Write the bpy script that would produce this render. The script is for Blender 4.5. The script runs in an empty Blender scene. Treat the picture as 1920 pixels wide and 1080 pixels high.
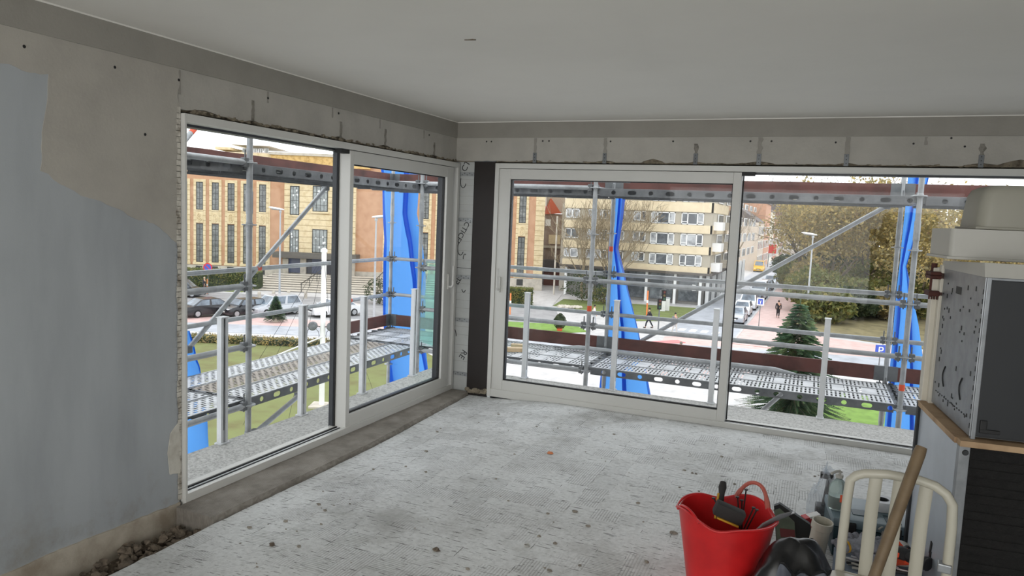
import bpy, bmesh, math, random
from mathutils import Vector, Matrix, noise
R_ = random.Random(7)
PI = math.pi
sc = bpy.context.scene
COL = sc.collection

# ---------------------------------------------------------------- camera, world, light
FPX = 1358.375; YAW, PITCH, ROLL = -0.4018, 0.0988, 0.0421
CAM = Vector((3.2591, -6.1881, 1.69))
_cy, _sy, _cp, _sp = math.cos(YAW), math.sin(YAW), math.cos(PITCH), math.sin(PITCH)
FWD = Vector((_sy*_cp, _cy*_cp, -_sp)); _r = Vector((_cy, -_sy, 0)); _u = _r.cross(FWD)
RT = _r*math.cos(ROLL) + _u*math.sin(ROLL); UP = -_r*math.sin(ROLL) + _u*math.cos(ROLL)
cd = bpy.data.cameras.new('camera'); cam = bpy.data.objects.new('camera', cd); COL.objects.link(cam)
cd.sensor_width = 36; cd.lens = FPX/1920*36; cd.clip_end = 600; cd.clip_start = 0.05
cam.matrix_world = Matrix(((RT.x, UP.x, -FWD.x, CAM.x), (RT.y, UP.y, -FWD.y, CAM.y), (RT.z, UP.z, -FWD.z, CAM.z), (0, 0, 0, 1)))
sc.camera = cam
sc.view_settings.view_transform = 'Standard'; sc.view_settings.look = 'None'
sc.view_settings.exposure = 0.12; sc.view_settings.gamma = 1.0
sc.view_settings.use_curve_mapping = False
w = bpy.data.worlds.new('overcast'); sc.world = w; w.use_nodes = True
bg = w.node_tree.nodes['Background']; bg.inputs[0].default_value = (0.93, 0.97, 1.0, 1); bg.inputs[1].default_value = 1.95
def area(name, loc, rot, sx, sy, power, color=(1, 1, 1), portal=False):
    l = bpy.data.lights.new(name, 'AREA'); l.shape = 'RECTANGLE'; l.size = sx; l.size_y = sy; l.energy = power; l.color = color
    o = bpy.data.objects.new(name, l); COL.objects.link(o); o.location = loc; o.rotation_euler = rot
    if portal: l.cycles.is_portal = True
    return o
# fill light added behind the camera to brighten the room, no window known there
area('rear_fill_light', (2.9, -9.3, 1.35), (PI/2, 0, 0), 5.4, 2.2, 115, (1.0, 0.985, 0.95))
# portals on the two glazed walls (they only steer the sampling of the sky)
area('sky_portal', (-0.35, -1.6, 1.1), (0, -PI/2, 0), 2.4, 3.4, 1, portal=True)
area('sky_portal', (2.6, 0.35, 1.1), (-PI/2, 0, 0), 4.6, 2.4, 1, portal=True)
sc.cycles.max_bounces = 7; sc.cycles.diffuse_bounces = 4; sc.cycles.glossy_bounces = 3
sc.cycles.transparent_max_bounces = 24; sc.cycles.caustics_reflective = False; sc.cycles.caustics_refractive = False

# ---------------------------------------------------------------- pixel / plane helpers (all give true 3-D points)
GZ = -7.5
def hit(u, v, ax, val):
    d = FWD + RT*((u-960)/FPX) - UP*((v-540)/FPX)
    return CAM + d*((val-CAM[ax])/d[ax])
def atz(u, v, Z): return CAM + (FWD + RT*((u-960)/FPX) - UP*((v-540)/FPX))*Z
FR = Vector((_cy, -_sy, 0)); FW = Vector((_sy, _cy, 0)); FA = -YAW
def F(s, d, z=GZ): return Vector((CAM.x, CAM.y, 0)) + FR*s + FW*d + Vector((0, 0, z))
def sdz(u, v, d):                       # on the upright plane at distance d, facing the room
    k = FWD + RT*((u-960)/FPX) - UP*((v-540)/FPX); t = d/k.dot(FW); P = k*t
    return P.dot(FR), CAM.z + P.z
def sd(u, v, z=GZ):
    P = hit(u, v, 2, z) - CAM; return P.dot(FR), P.dot(FW)

# ---------------------------------------------------------------- materials
def L(c):
    f = lambda x: ((x/255+0.055)/1.055)**2.4 if x > 10 else x/255/12.92
    return (f(c[0]), f(c[1]), f(c[2]), 1)
MATS = {}
class NT:
    def __init__(s, name):
        s.m = bpy.data.materials.new(name); s.m.use_nodes = True; s.t = s.m.node_tree
        s.p = s.t.nodes['Principled BSDF']; s.out = s.t.nodes['Material Output']
    def n(s, typ, **k):
        n = s.t.nodes.new(typ)
        for a, b in k.items():
            if a in ('inp',):
                for i, v in b.items(): n.inputs[i].default_value = v
            else: setattr(n, a, b)
        return n
    def l(s, a, b): s.t.links.new(a, b)
    def math(s, op, a, b=None, c=None):
        n = s.t.nodes.new('ShaderNodeMath'); n.operation = op
        for i, x in enumerate((a, b, c)):
            if x is None: continue
            if isinstance(x, (int, float)): n.inputs[i].default_value = x
            else: s.l(x, n.inputs[i])
        return n.outputs[0]
    def coord(s, kind='Object'): return s.n('ShaderNodeTexCoord').outputs[kind]
    def noise(s, scale, detail=4, rough=0.55, vec=None, dist=0):
        n = s.n('ShaderNodeTexNoise'); n.inputs['Scale'].default_value = scale; n.inputs['Detail'].default_value = detail
        n.inputs['Roughness'].default_value = rough; n.inputs['Distortion'].default_value = dist
        s.l(vec if vec is not None else s.coord(), n.inputs['Vector']); return n.outputs['Fac']
    def ramp(s, fac, stops):
        n = s.n('ShaderNodeValToRGB'); e = n.color_ramp.elements
        while len(e) < len(stops): e.new(0.5)
        for i, (p, c) in enumerate(stops): e[i].position = p; e[i].color = c if len(c) == 4 else (*c, 1)
        s.l(fac, n.inputs[0]); return n.outputs['Color']
    def mix(s, fac, a, b, bt='MIX'):
        n = s.n('ShaderNodeMix'); n.data_type = 'RGBA'; n.blend_type = bt
        for i, x in ((0, fac), (6, a), (7, b)):
            if isinstance(x, (int, float)): n.inputs[i].default_value = x
            elif isinstance(x, tuple): n.inputs[i].default_value = x
            else: s.l(x, n.inputs[i])
        return n.outputs[2]
    def bump(s, h, strength=0.3, dist=0.01):
        n = s.n('ShaderNodeBump'); n.inputs['Strength'].default_value = strength; n.inputs['Distance'].default_value = dist
        s.l(h, n.inputs['Height']); s.l(n.outputs[0], s.p.inputs['Normal'])
def mat(name, c, rough=0.6, metal=0.0, var=0.12, scale=8, bump=0.0, bscale=None, spec=None, c2=None, alpha=None):
    """a plain procedural material: base colour, mottled by noise towards c2 (or darker by var)"""
    if name in MATS: return MATS[name]
    t = NT(name); p = t.p; a = L(c)
    b = L(c2) if c2 else tuple(x*(1-var) for x in a[:3]) + (1,)
    hi = tuple(min(1, x*(1+var*0.5)) for x in a[:3]) + (1,)
    f = t.noise(scale, 5, 0.6)
    t.l(t.ramp(f, [(0.3, b), (0.55, a), (0.75, hi)]), p.inputs['Base Color'])
    p.inputs['Roughness'].default_value = rough; p.inputs['Metallic'].default_value = metal
    if spec is not None: p.inputs['Specular IOR Level'].default_value = spec
    if bump: t.bump(t.noise(bscale or scale*4, 6, 0.65), bump)
    MATS[name] = t.m; return t.m

# ---------------------------------------------------------------- mesh builder
class MB:
    def __init__(s): s.v = []; s.f = []
    def add(s, vs, fs):
        k = len(s.v); s.v += [tuple(x) for x in vs]; s.f += [tuple(i+k for i in f) for f in fs]; return s
    BF = [(0, 3, 2, 1), (4, 5, 6, 7), (0, 1, 5, 4), (1, 2, 6, 5), (2, 3, 7, 6), (3, 0, 4, 7)]
    def box(s, x0, y0, z0, x1, y1, z1):
        x0, x1 = min(x0, x1), max(x0, x1); y0, y1 = min(y0, y1), max(y0, y1); z0, z1 = min(z0, z1), max(z0, z1)
        return s.add([(x0, y0, z0), (x1, y0, z0), (x1, y1, z0), (x0, y1, z0), (x0, y0, z1), (x1, y0, z1), (x1, y1, z1), (x0, y1, z1)], s.BF)
    def bev(s, x0, y0, z0, x1, y1, z1, b):      # box with chamfered edges
        x0, x1 = min(x0, x1), max(x0, x1); y0, y1 = min(y0, y1), max(y0, y1); z0, z1 = min(z0, z1), max(z0, z1)
        b = min(b, (x1-x0)*.45, (y1-y0)*.45, (z1-z0)*.45)
        bm = bmesh.new(); bmesh.ops.create_cube(bm, size=1)
        for v in bm.verts: v.co = Vector(((x0+x1)/2+v.co.x*(x1-x0), (y0+y1)/2+v.co.y*(y1-y0), (z0+z1)/2+v.co.z*(z1-z0)))
        bmesh.ops.bevel(bm, geom=bm.edges[:], offset=b, segments=2, affect='EDGES', profile=0.6)
        bm.verts.index_update(); vs = [v.co[:] for v in bm.verts]; fs = [[v.index for v in f.verts] for f in bm.faces]; bm.free()
        return s.add(vs, fs)
    def obox(s, c, size, M=None, b=0):
        q = MB(); h = [x/2 for x in size]
        q.bev(-h[0], -h[1], -h[2], h[0], h[1], h[2], b) if b else q.box(-h[0], -h[1], -h[2], h[0], h[1], h[2])
        M = M or Matrix.Identity(3)
        return s.add([M @ Vector(v) + Vector(c) for v in q.v], q.f)
    def path(s, pts, r, n=8, caps=True, closed=False, flat=1.0, upv=None):
        pts = [Vector(p) for p in pts]; rs = r if isinstance(r, (list, tuple)) else [r]*len(pts); vs = []; fs = []
        up = Vector(upv) if upv else None; m = len(pts)
        for i, p in enumerate(pts):
            a = pts[(i-1) % m] if (closed or i) else p; b = pts[(i+1) % m] if (closed or i < m-1) else p
            t = (b-a).normalized()
            if up is None: up = Vector((0, 0, 1)) if abs(t.z) < 0.9 else Vector((1, 0, 0))
            x = t.cross(up).normalized(); y = x.cross(t).normalized()
            if not upv: up = y
            for k in range(n):
                q = 2*PI*k/n; vs.append(p + x*math.cos(q)*rs[i] + y*math.sin(q)*rs[i]*flat)
        for i in range(m if closed else m-1):
            for k in range(n):
                j = (i+1) % m; fs.append((i*n+k, i*n+(k+1) % n, j*n+(k+1) % n, j*n+k))
        if caps and not closed: fs.append(tuple(range(n-1, -1, -1))); fs.append(tuple((m-1)*n+k for k in range(n)))
        return s.add(vs, fs)
    def tube(s, p, q, r, n=10, r2=None): return s.path([p, q], [r, r if r2 is None else r2], n)
    def lathe(s, prof, c=(0, 0, 0), n=24, M=None, sx=1, sy=1):
        vs = []; fs = []; M = M or Matrix.Identity(3); c = Vector(c)
        for (r, z) in prof:
            for k in range(n):
                q = 2*PI*k/n; vs.append(M @ Vector((r*math.cos(q)*sx, r*math.sin(q)*sy, z)) + c)
        for i in range(len(prof)-1):
            for k in range(n): fs.append((i*n+k, i*n+(k+1) % n, (i+1)*n+(k+1) % n, (i+1)*n+k))
        cl = prof[0] == prof[-1]
        if prof[0][0] > 1e-6 and not cl: fs.append(tuple(range(n-1, -1, -1)))
        if prof[-1][0] > 1e-6 and not cl: fs.append(tuple((len(prof)-1)*n+k for k in range(n)))
        return s.add(vs, fs)
    def prism(s, poly, fn0, fn1):              # polygon (2-D) swept between two embeddings
        n = len(poly); vs = [fn0(*p) for p in poly] + [fn1(*p) for p in poly]
        fs = [tuple(range(n-1, -1, -1)), tuple(range(n, 2*n))] + [(i, (i+1) % n, n+(i+1) % n, n+i) for i in range(n)]
        return s.add(vs, fs)
    def grid(s, fn, nu, nv, wrap=False):
        vs = [fn(i/nu, j/nv) for i in range(nu+1) for j in range(nv+1)]
        fs = [(i*(nv+1)+j, (i+1)*(nv+1)+j, (i+1)*(nv+1)+j+1, i*(nv+1)+j+1) for i in range(nu) for j in range(nv)]
        return s.add(vs, fs)
    def ball(s, c, r, n=10, m=6, nz=0.0, seed=0):
        rx, ry, rz = r if isinstance(r, (tuple, list)) else (r, r, r); c = Vector(c); vs = []; fs = []
        for i in range(m+1):
            a = -PI/2 + PI*i/m
            for k in range(n):
                q = 2*PI*k/n; d = Vector((math.cos(a)*math.cos(q), math.cos(a)*math.sin(q), math.sin(a)))
                e = 1 + nz*noise.noise(d*1.7 + Vector((seed*3.1, seed, 0))) if nz else 1
                vs.append(c + Vector((d.x*rx, d.y*ry, d.z*rz))*e)
        for i in range(m):
            for k in range(n): fs.append((i*n+k, i*n+(k+1) % n, (i+1)*n+(k+1) % n, (i+1)*n+k))
        return s.add(vs, fs)
    def mesh(s, name, m, smooth=False, angle=None):
        me = bpy.data.meshes.new(name); me.from_pydata([tuple(v) for v in s.v], [], s.f); me.materials.append(m); me.validate()
        bm = bmesh.new(); bm.from_mesh(me)
        bmesh.ops.recalc_face_normals(bm, faces=bm.faces[:]); bm.to_mesh(me); bm.free()
        if smooth:
            for p in me.polygons: p.use_smooth = True
            try: me.set_sharp_from_angle(angle=angle or math.radians(40))
            except Exception: pass
        return me
    def build(s, name, m, parent=None, smooth=False, world=True, angle=None):
        """links the mesh as ONE object; world=True: the points are world points, turned into the parent's space"""
        if parent is not None and world:
            M = wm(parent).inverted(); s.v = [tuple(M @ Vector(v)) for v in s.v]
        o = bpy.data.objects.new(name, s.mesh(name, m, smooth, angle)); COL.objects.link(o)
        if parent is not None: o.parent = parent
        return o
def wm(o):
    M = Matrix.Translation(o.location) @ Matrix.Rotation(o.rotation_euler.z, 4, 'Z')
    return wm(o.parent) @ M if o.parent else M
def tag(o, label=None, cat=None, group=None, kind=None):
    for k, v in (('label', label), ('category', cat), ('group', group), ('kind', kind)):
        if v: o[k] = v
    return o
def thing(name, label, cat, loc=(0, 0, 0), rz=0, group=None):
    o = bpy.data.objects.new(name, None); COL.objects.link(o); o.empty_display_size = 0.1
    o.location = loc; o.rotation_euler = (0, 0, rz); return tag(o, label, cat, group)
def struct(o): o['kind'] = 'structure'; return o
def inst(o, parent, loc=None, rz=None, name=None):
    c = o.copy(); COL.objects.link(c); c.parent = parent
    if loc is not None: c.location = loc
    if rz is not None: c.rotation_euler = (0, 0, rz)
    return c
def kids(o): return [x for x in bpy.data.objects if x.parent == o]
def dup(root, loc, rz, label, group=None, cat=None):
    r = root.copy(); COL.objects.link(r); r.location = loc; r.rotation_euler = (0, 0, rz); r['label'] = label
    if group: r['group'] = group
    for ch in kids(root):
        c = ch.copy(); COL.objects.link(c); c.parent = r
        for g in kids(ch):
            d = g.copy(); COL.objects.link(d); d.parent = c
    return r
# ---------------------------------------------------------------- special materials
def m_floor():
    t = NT('screed_with_old_glue'); p = t.p; co = t.coord()
    warp = t.n('ShaderNodeVectorMath', operation='MULTIPLY_ADD'); nz = t.n('ShaderNodeTexNoise', inp={'Scale': 3.0, 'Detail': 3.0})
    t.l(co, nz.inputs['Vector']); t.l(nz.outputs['Color'], warp.inputs[0]); warp.inputs[1].default_value = (0.02, 0.02, 0); t.l(co, warp.inputs[2])
    sx = t.n('ShaderNodeSeparateXYZ'); t.l(warp.outputs[0], sx.inputs[0]); X, Y = sx.outputs[0], sx.outputs[1]
    S = 0.155
    cx, cy = t.math('DIVIDE', X, S), t.math('DIVIDE', Y, S)
    cell = t.n('ShaderNodeCombineXYZ'); t.l(t.math('FLOOR', cx), cell.inputs[0]); t.l(t.math('FLOOR', cy), cell.inputs[1])
    wn = t.n('ShaderNodeTexWhiteNoise', noise_dimensions='2D'); t.l(cell.outputs[0], wn.inputs['Vector']); rnd = wn.outputs['Value']
    fx, fy = t.math('ABSOLUTE', t.math('SUBTRACT', t.math('FRACT', cx), 0.5)), t.math('ABSOLUTE', t.math('SUBTRACT', t.math('FRACT', cy), 0.5))
    ridx = t.math('SINE', t.math('MULTIPLY', X, 2*PI/0.016)); ridy = t.math('SINE', t.math('MULTIPLY', Y, 2*PI/0.016))
    usex = t.math('LESS_THAN', rnd, 0.27); usey = t.math('MULTIPLY', t.math('GREATER_THAN', rnd, 0.27), t.math('LESS_THAN', rnd, 0.47))
    patch = t.ramp(t.noise(1.7, 4, .6), [(0.36, (0, 0, 0)), (0.52, (1, 1, 1))])
    ridge = t.math('MULTIPLY', t.math('ADD', t.math('MULTIPLY', ridx, usex), t.math('MULTIPLY', ridy, usey)), patch)
    # joints of the lifted parquet: broken dark dashes along the cell borders
    d1 = t.n('ShaderNodeMapping'); d1.inputs['Scale'].default_value = (9, 60, 1); t.l(co, d1.inputs[0])
    d2 = t.n('ShaderNodeMapping'); d2.inputs['Scale'].default_value = (60, 9, 1); t.l(co, d2.inputs[0])
    n1, n2 = t.noise(1, 2, .5, d1.outputs[0]), t.noise(1, 2, .5, d2.outputs[0])
    jx = t.math('MULTIPLY', t.math('GREATER_THAN', fy, 0.482), t.math('GREATER_THAN', n1, 0.57))
    jy = t.math('MULTIPLY', t.math('GREATER_THAN', fx, 0.485), t.math('GREATER_THAN', n2, 0.60))
    # free scratches and chips between the joints
    d3 = t.n('ShaderNodeMapping'); d3.inputs['Scale'].default_value = (11, 85, 1); d3.inputs['Location'].default_value = (3, 5, 0); t.l(co, d3.inputs[0])
    n3 = t.math('GREATER_THAN', t.noise(1, 3, .6, d3.outputs[0]), 0.625)
    joint = t.math('MAXIMUM', t.math('MAXIMUM', jx, jy), n3)
    big = t.noise(1.3, 6, .62); fine = t.noise(38, 4, .7)
    base = t.ramp(big, [(0.28, L((168, 168, 165))), (0.47, L((204, 205, 204))), (0.7, L((222, 224, 224)))])
    base = t.mix(0.3, base, t.ramp(fine, [(0.3, L((150, 150, 146))), (0.6, L((236, 237, 236)))]))
    worn = t.ramp(t.noise(0.9, 5, .7), [(0.55, (0, 0, 0)), (0.7, (1, 1, 1))])
    base = t.mix(t.math('MULTIPLY', worn, 0.6), base, L((140, 138, 132)))
    dip = t.math('MULTIPLY', t.math('MULTIPLY_ADD', ridge, -0.5, 0.0), 0.85)
    base = t.mix(t.math('MAXIMUM', dip, 0.0), base, L((95, 94, 90)))
    base = t.mix(t.math('MULTIPLY', joint, 0.78), base, L((66, 63, 58)))
    t.l(base, p.inputs['Base Color']); p.inputs['Roughness'].default_value = 0.62; p.inputs['Specular IOR Level'].default_value = 0.4
    h = t.math('ADD', t.math('MULTIPLY', ridge, 0.4), t.math('MULTIPLY', fine, 0.6)); h = t.math('SUBTRACT', h, t.math('MULTIPLY', joint, 1.2))
    t.bump(h, 0.35, 0.004); return t.m
def m_glass(name='window_glass', smear=0.035, tint=(1, 1, 1, 1), smin=0.0):
    t = NT(name); tr = t.n('ShaderNodeBsdfTransparent'); tr.inputs[0].default_value = tint
    gl = t.n('ShaderNodeBsdfGlossy'); gl.inputs['Roughness'].default_value = 0.02
    fr = t.n('ShaderNodeFresnel'); fr.inputs[0].default_value = 1.45
    mx = t.n('ShaderNodeMixShader'); gm = t.n('ShaderNodeNewGeometry'); t.l(t.math('MULTIPLY', t.math('MULTIPLY', fr.outputs[0], 0.5), t.math('SUBTRACT', 1.0, gm.outputs['Backfacing'])), mx.inputs[0]); t.l(tr.outputs[0], mx.inputs[1]); t.l(gl.outputs[0], mx.inputs[2])
    # dried wipe marks and dust on the pane
    mp = t.n('ShaderNodeMapping'); mp.inputs['Scale'].default_value = (2.2, 2.2, .9); mp.inputs['Rotation'].default_value = (0.5, 0.5, 0); t.l(t.coord(), mp.inputs[0])
    a = t.noise(2.0, 8, .72, mp.outputs[0], 1.4); k = t.ramp(a, [(0.56, (0, 0, 0)), (0.72, (1, 1, 1))])
    df = t.n('ShaderNodeBsdfDiffuse'); df.inputs[0].default_value = (.85, .87, .9, 1)
    ms = t.n('ShaderNodeMixShader'); t.l(t.math('MULTIPLY_ADD', k, smear, smin), ms.inputs[0]); t.l(mx.outputs[0], ms.inputs[1]); t.l(df.outputs[0], ms.inputs[2])
    t.l(ms.outputs[0], t.out.inputs[0]); return t.m
def m_cloth(name, c, trans=0.5, c2=None):
    t = NT(name); b = t.n('ShaderNodeBsdfTranslucent'); mx = t.n('ShaderNodeMixShader'); mx.inputs[0].default_value = trans
    nf = t.noise(3, 4); t.l(t.mix(nf, L(c), L(tuple(x*.9 for x in c))), t.p.inputs['Base Color']); b.inputs[0].default_value = L(c2 or c); t.p.inputs['Roughness'].default_value = 0.45
    t.l(t.p.outputs[0], mx.inputs[1]); t.l(b.outputs[0], mx.inputs[2]); t.l(mx.outputs[0], t.out.inputs[0]); return t.m
def m_deck(name='perforated_steel', along=0, tint=None):
    """galvanised steel with real see-through slots: groups of slots between plain bands"""
    t = NT(name); p = t.p; s = t.n('ShaderNodeSeparateXYZ'); t.l(t.coord(), s.inputs[0]); U, V = s.outputs[0], s.outputs[1]
    pu, pv = (0.085, 0.042) if along == 1 else (0.04, 0.105)
    row = t.math('FLOOR', t.math('DIVIDE', V, pv))
    a = t.math('LESS_THAN', t.math('FRACT', t.math('ADD', t.math('DIVIDE', U, pu), t.math('MULTIPLY', row, 0.5 if along == 1 else 0.0))), 0.6 if along == 1 else 0.45)
    b = t.math('LESS_THAN', t.math('ABSOLUTE', t.math('SUBTRACT', t.math('FRACT', t.math('DIVIDE', V, pv)), 0.5)), 0.26 if along == 1 else 0.42)
    g = t.math('LESS_THAN', t.math('FRACT', t.math('DIVIDE', U, 0.29)), 0.66) if along == 0 else t.math('LESS_THAN', t.math('FRACT', t.math('DIVIDE', U, 1.0)), 0.97)
    k = t.math('MULTIPLY', t.math('MULTIPLY', a, b), g)
    base = t.ramp(t.noise(6, 5, .6), [(0.3, L(tint or (196, 198, 200))), (0.6, L((232, 234, 236)) if not tint else L(tuple(min(255, q+30) for q in tint)))]); t.l(base, p.inputs['Base Color'])
    p.inputs['Metallic'].default_value = 0.1; p.inputs['Roughness'].default_value = 0.5
    tr = t.n('ShaderNodeBsdfTransparent'); mx = t.n('ShaderNodeMixShader'); t.l(k, mx.inputs[0]); t.l(p.outputs[0], mx.inputs[1]); t.l(tr.outputs[0], mx.inputs[2])
    t.l(mx.outputs[0], t.out.inputs[0]); return t.m
def m_rail(name='punched_steel_side'):
    """plank side of galvanised steel, punched with alternating round and long holes"""
    t = NT(name); p = t.p; s = t.n('ShaderNodeSeparateXYZ'); t.l(t.coord(), s.inputs[0]); U, W = s.outputs[0], s.outputs[2]
    f = t.math('SUBTRACT', t.math('FRACT', t.math('DIVIDE', U, 0.4)), 0.5)
    g = t.math('SUBTRACT', t.math('FRACT', t.math('ADD', t.math('DIVIDE', U, 0.4), 0.5)), 0.5)
    w2 = t.math('POWER', t.math('DIVIDE', t.math('ADD', W, 0.005), 0.022), 2)
    rnd = t.math('LESS_THAN', t.math('ADD', t.math('POWER', t.math('DIVIDE', f, 0.06), 2), w2), 1)
    lng = t.math('LESS_THAN', t.math('ADD', t.math('POWER', t.math('DIVIDE', g, 0.115), 4), w2), 1)
    k = t.math('MAXIMUM', rnd, lng)
    base = t.ramp(t.noise(5, 5, .65), [(0.3, L((82, 85, 88))), (0.65, L((122, 125, 128)))]); t.l(base, p.inputs['Base Color'])
    p.inputs['Metallic'].default_value = 0.3; p.inputs['Roughness'].default_value = 0.5
    tr = t.n('ShaderNodeBsdfTransparent'); mx = t.n('ShaderNodeMixShader'); t.l(k, mx.inputs[0]); t.l(p.outputs[0], mx.inputs[1]); t.l(tr.outputs[0], mx.inputs[2])
    t.l(mx.outputs[0], t.out.inputs[0]); return t.m
def m_paint():
    t = NT('blue_grey_wall_paint'); p = t.p
    s = t.n('ShaderNodeMapping'); s.inputs['Scale'].default_value = (1, 1.6, .35); t.l(t.coord(), s.inputs[0])
    c = t.ramp(t.noise(2.2, 5, .6, s.outputs[0]), [(0.3, L((152, 156, 159))), (0.6, L((167, 171, 174)))])
    sp = t.n('ShaderNodeSeparateXYZ'); t.l(t.coord(), sp.inputs[0])
    damp = t.math('MULTIPLY', t.ramp(t.noise(2.6, 6, .7), [(0.5, (0, 0, 0)), (0.68, (1, 1, 1))]), t.ramp(t.math('MULTIPLY_ADD', sp.outputs[2], -2.0, 0.75), [(0.0, (0, 0, 0)), (0.7, (1, 1, 1))]))
    c = t.mix(t.math('MULTIPLY', damp, 0.7), c, L((136, 129, 113))); t.l(c, p.inputs['Base Color']); p.inputs['Roughness'].default_value = 0.75
    t.bump(t.noise(160, 3, .6), 0.12, 0.003); return t.m
M_FLOOR = m_floor(); M_GLASS = m_glass(); M_PAINT = m_paint()
M_PLASTER = mat('bare_plaster', (172, 167, 158), .85, var=.16, scale=2.6, bump=.15, bscale=60)
M_PLASTER2 = mat('lintel_plaster', (176, 172, 164), .85, var=.14, scale=3.5, bump=.2, bscale=45)
M_CORE = mat('dark_mortar', (142, 132, 114), .95, c2=(70, 62, 52), scale=14, bump=.6, bscale=40)
M_CEIL = mat('ceiling_paint', (226, 223, 216), .8, var=.04, scale=1.2)
M_BAND = mat('cement_band', (150, 146, 138), .85, var=.08, scale=5, bump=.15, bscale=70)
M_WFRAME = mat('white_powder_coat', (206, 205, 200), .38, var=.03, scale=3)
M_ANTH = mat('anthracite_powder_coat', (44, 47, 52), .4, var=.1)
M_GASKET = mat('black_rubber', (18, 18, 19), .6)
M_BLACK = mat('matt_black', (20, 20, 21), .6)
M_ALU = mat('brushed_aluminium', (226, 228, 230), .38, .12, var=.06, scale=20)
M_GALV = mat('galvanised_steel', (168, 171, 173), .42, .25, var=.28, scale=9)
M_GALVD = mat('weathered_galvanised', (112, 115, 117), .5, .35, var=.3, scale=7)
M_GRAN = mat('washed_concrete', (206, 205, 201), .9, c2=(146, 145, 141), scale=55, bump=.7, bscale=90)
M_CONC = mat('raw_concrete', (150, 143, 132), .9, c2=(104, 98, 88), scale=9, bump=.4, bscale=60)
M_DIRT = mat('rubble', (116, 104, 90), .95, c2=(60, 52, 44), scale=20, bump=.8, bscale=50)
M_RUSTB = mat('dark_brown_steel', (30, 22, 19), .6, .1, var=.2, scale=6)
M_TOE = mat('red_brown_toe_board', (104, 66, 60), .75, c2=(74, 50, 46), scale=4, bump=.2)
M_ORANGE = mat('orange_marking', (226, 88, 50), .5)
M_DECK = m_deck(); M_DECKB = m_deck('perforated_steel_long', 1); M_DECKC = m_deck('perforated_steel_even', 2); M_DECKD = m_deck('soiled_perforated_steel', 1, (150, 138, 124)); M_RAIL = m_rail()
M_TARP = m_cloth('blue_tarpaulin', (22, 82, 190), .62, (104, 176, 250))
M_GREEN = m_glass('green_tinted_glass', .10, (.74, .93, .89, 1), .16)
M_INSUL = mat('white_foil_insulation', (192, 194, 192), .5, var=.08, scale=6)

# ---------------------------------------------------------------- the room shell
def fz(x, y):
    e = max(0.0, min(1.0, (1.15-x)/0.85)); e = e*e*(3-2*e)
    return -0.052*e + 0.004*noise.noise(Vector((x*1.5, y*1.5, 0)))
m = MB()
def fl(i, j):
    x = 0.325 + (5.9-0.325)*i**1.6; y = -9.5 + 9.5*j
    x0 = 0.325 - 0.10*max(0, (y+1.8)/1.8) + (.006 if y > -3.3 else .02)*noise.noise(Vector((y*5, 2, 0))) + (.005 if y > -3.3 else .012)*noise.noise(Vector((y*22, 7, 0)))
    if i == 0: x = x0
    return (x, y, fz(x, y))
m.grid(fl, 30, 190)
m.grid(lambda i, j: (fl(0, j)[0] - .012*(1-i)*0, fl(0, j)[1], fl(0, j)[2] if i else -0.19), 1, 190)
floor = struct(m.build('floor', M_FLOOR, smooth=True, angle=math.radians(30)))
struct(MB().box(-.3, -9.6, -.3, 6.1, .05, -.17).build('floor_base', M_DIRT, floor))
ceiling = struct(MB().box(-.3, -9.7, 2.55, 6.2, .3, 2.75).build('ceiling', M_CEIL))
tag(MB().add([(1.56, -2.9, 2.5496), (1.60, -2.905, 2.5496), (1.60, -2.9, 2.5496)], [(0, 1, 2)]).tube((1.55, -2.90, 2.549), (1.61, -2.895, 2.547), .003, 6).build('ceiling_chip', M_DIRT, ceiling))
# left wall: pier, lintel core, chipped plaster skin
wl = struct(MB().box(-.3, -9.6, -.25, 0, -3.238, 2.55).build('wall_left', M_PAINT))
struct(MB().box(-.3, -3.238, 2.185, -.022, .3, 2.55).build('lintel_core', M_CORE, wl))
def skin(axis, a, b, top, seed, gaps, zb=2.190):
    """plaster skin of a lintel with a chipped lower edge; axis 0: on x=0 along y, axis 1: on y=0 along x"""
    n = int(abs(b-a)/0.02); low = []
    for i in range(n+1):
        u = a + (b-a)*i/n
        z = zb + .006*noise.noise(Vector((u*14, seed, 0))) + .012*max(0, noise.noise(Vector((u*6, seed+3, 0))))
        for (c, ww, h) in gaps:
            if abs(u-c) < ww: z = max(z, zb + h*(1-abs(u-c)/ww)**.6)
        low.append((u, z))
    poly = low + [(b, top), (a, top)]
    e = (lambda k: (lambda u, z: (k, u, z))) if axis == 0 else (lambda k: (lambda u, z: (u, k, z)))
    d = (-.03, 0.0) if axis == 0 else (.03, 0.0)
    m = MB(); n = len(low)
    for k in d: m.add([e(k)(u, z) for (u, z) in low] + [e(k)(u, top) for (u, z) in low], [(i, i+1, n+i+1, n+i) for i in range(n-1)])
    m.add([e(d[0])(u, z) for (u, z) in low] + [e(d[1])(u, z) for (u, z) in low], [(i, i+1, n+i+1, n+i) for i in range(n-1)])
    return m
struct(skin(0, -3.24, 0.0, 2.412, 1.3, [(-2.674, .07, .016), (-1.81, .08, .02), (-1.221, .10, .022), (-.438, .08, .018), (-3.05, .12, .02), (-2.3, .2, .012)]).build('lintel_plaster', M_PLASTER2, wl))
struct(MB().box(-.02, -9.5, 2.405, .008, 0, 2.55).build('trim_1', M_BAND))
struct(MB().box(-.02, -9.5, 2.543, .012, 0, 2.55).build('trim_2', M_CEIL))
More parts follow.
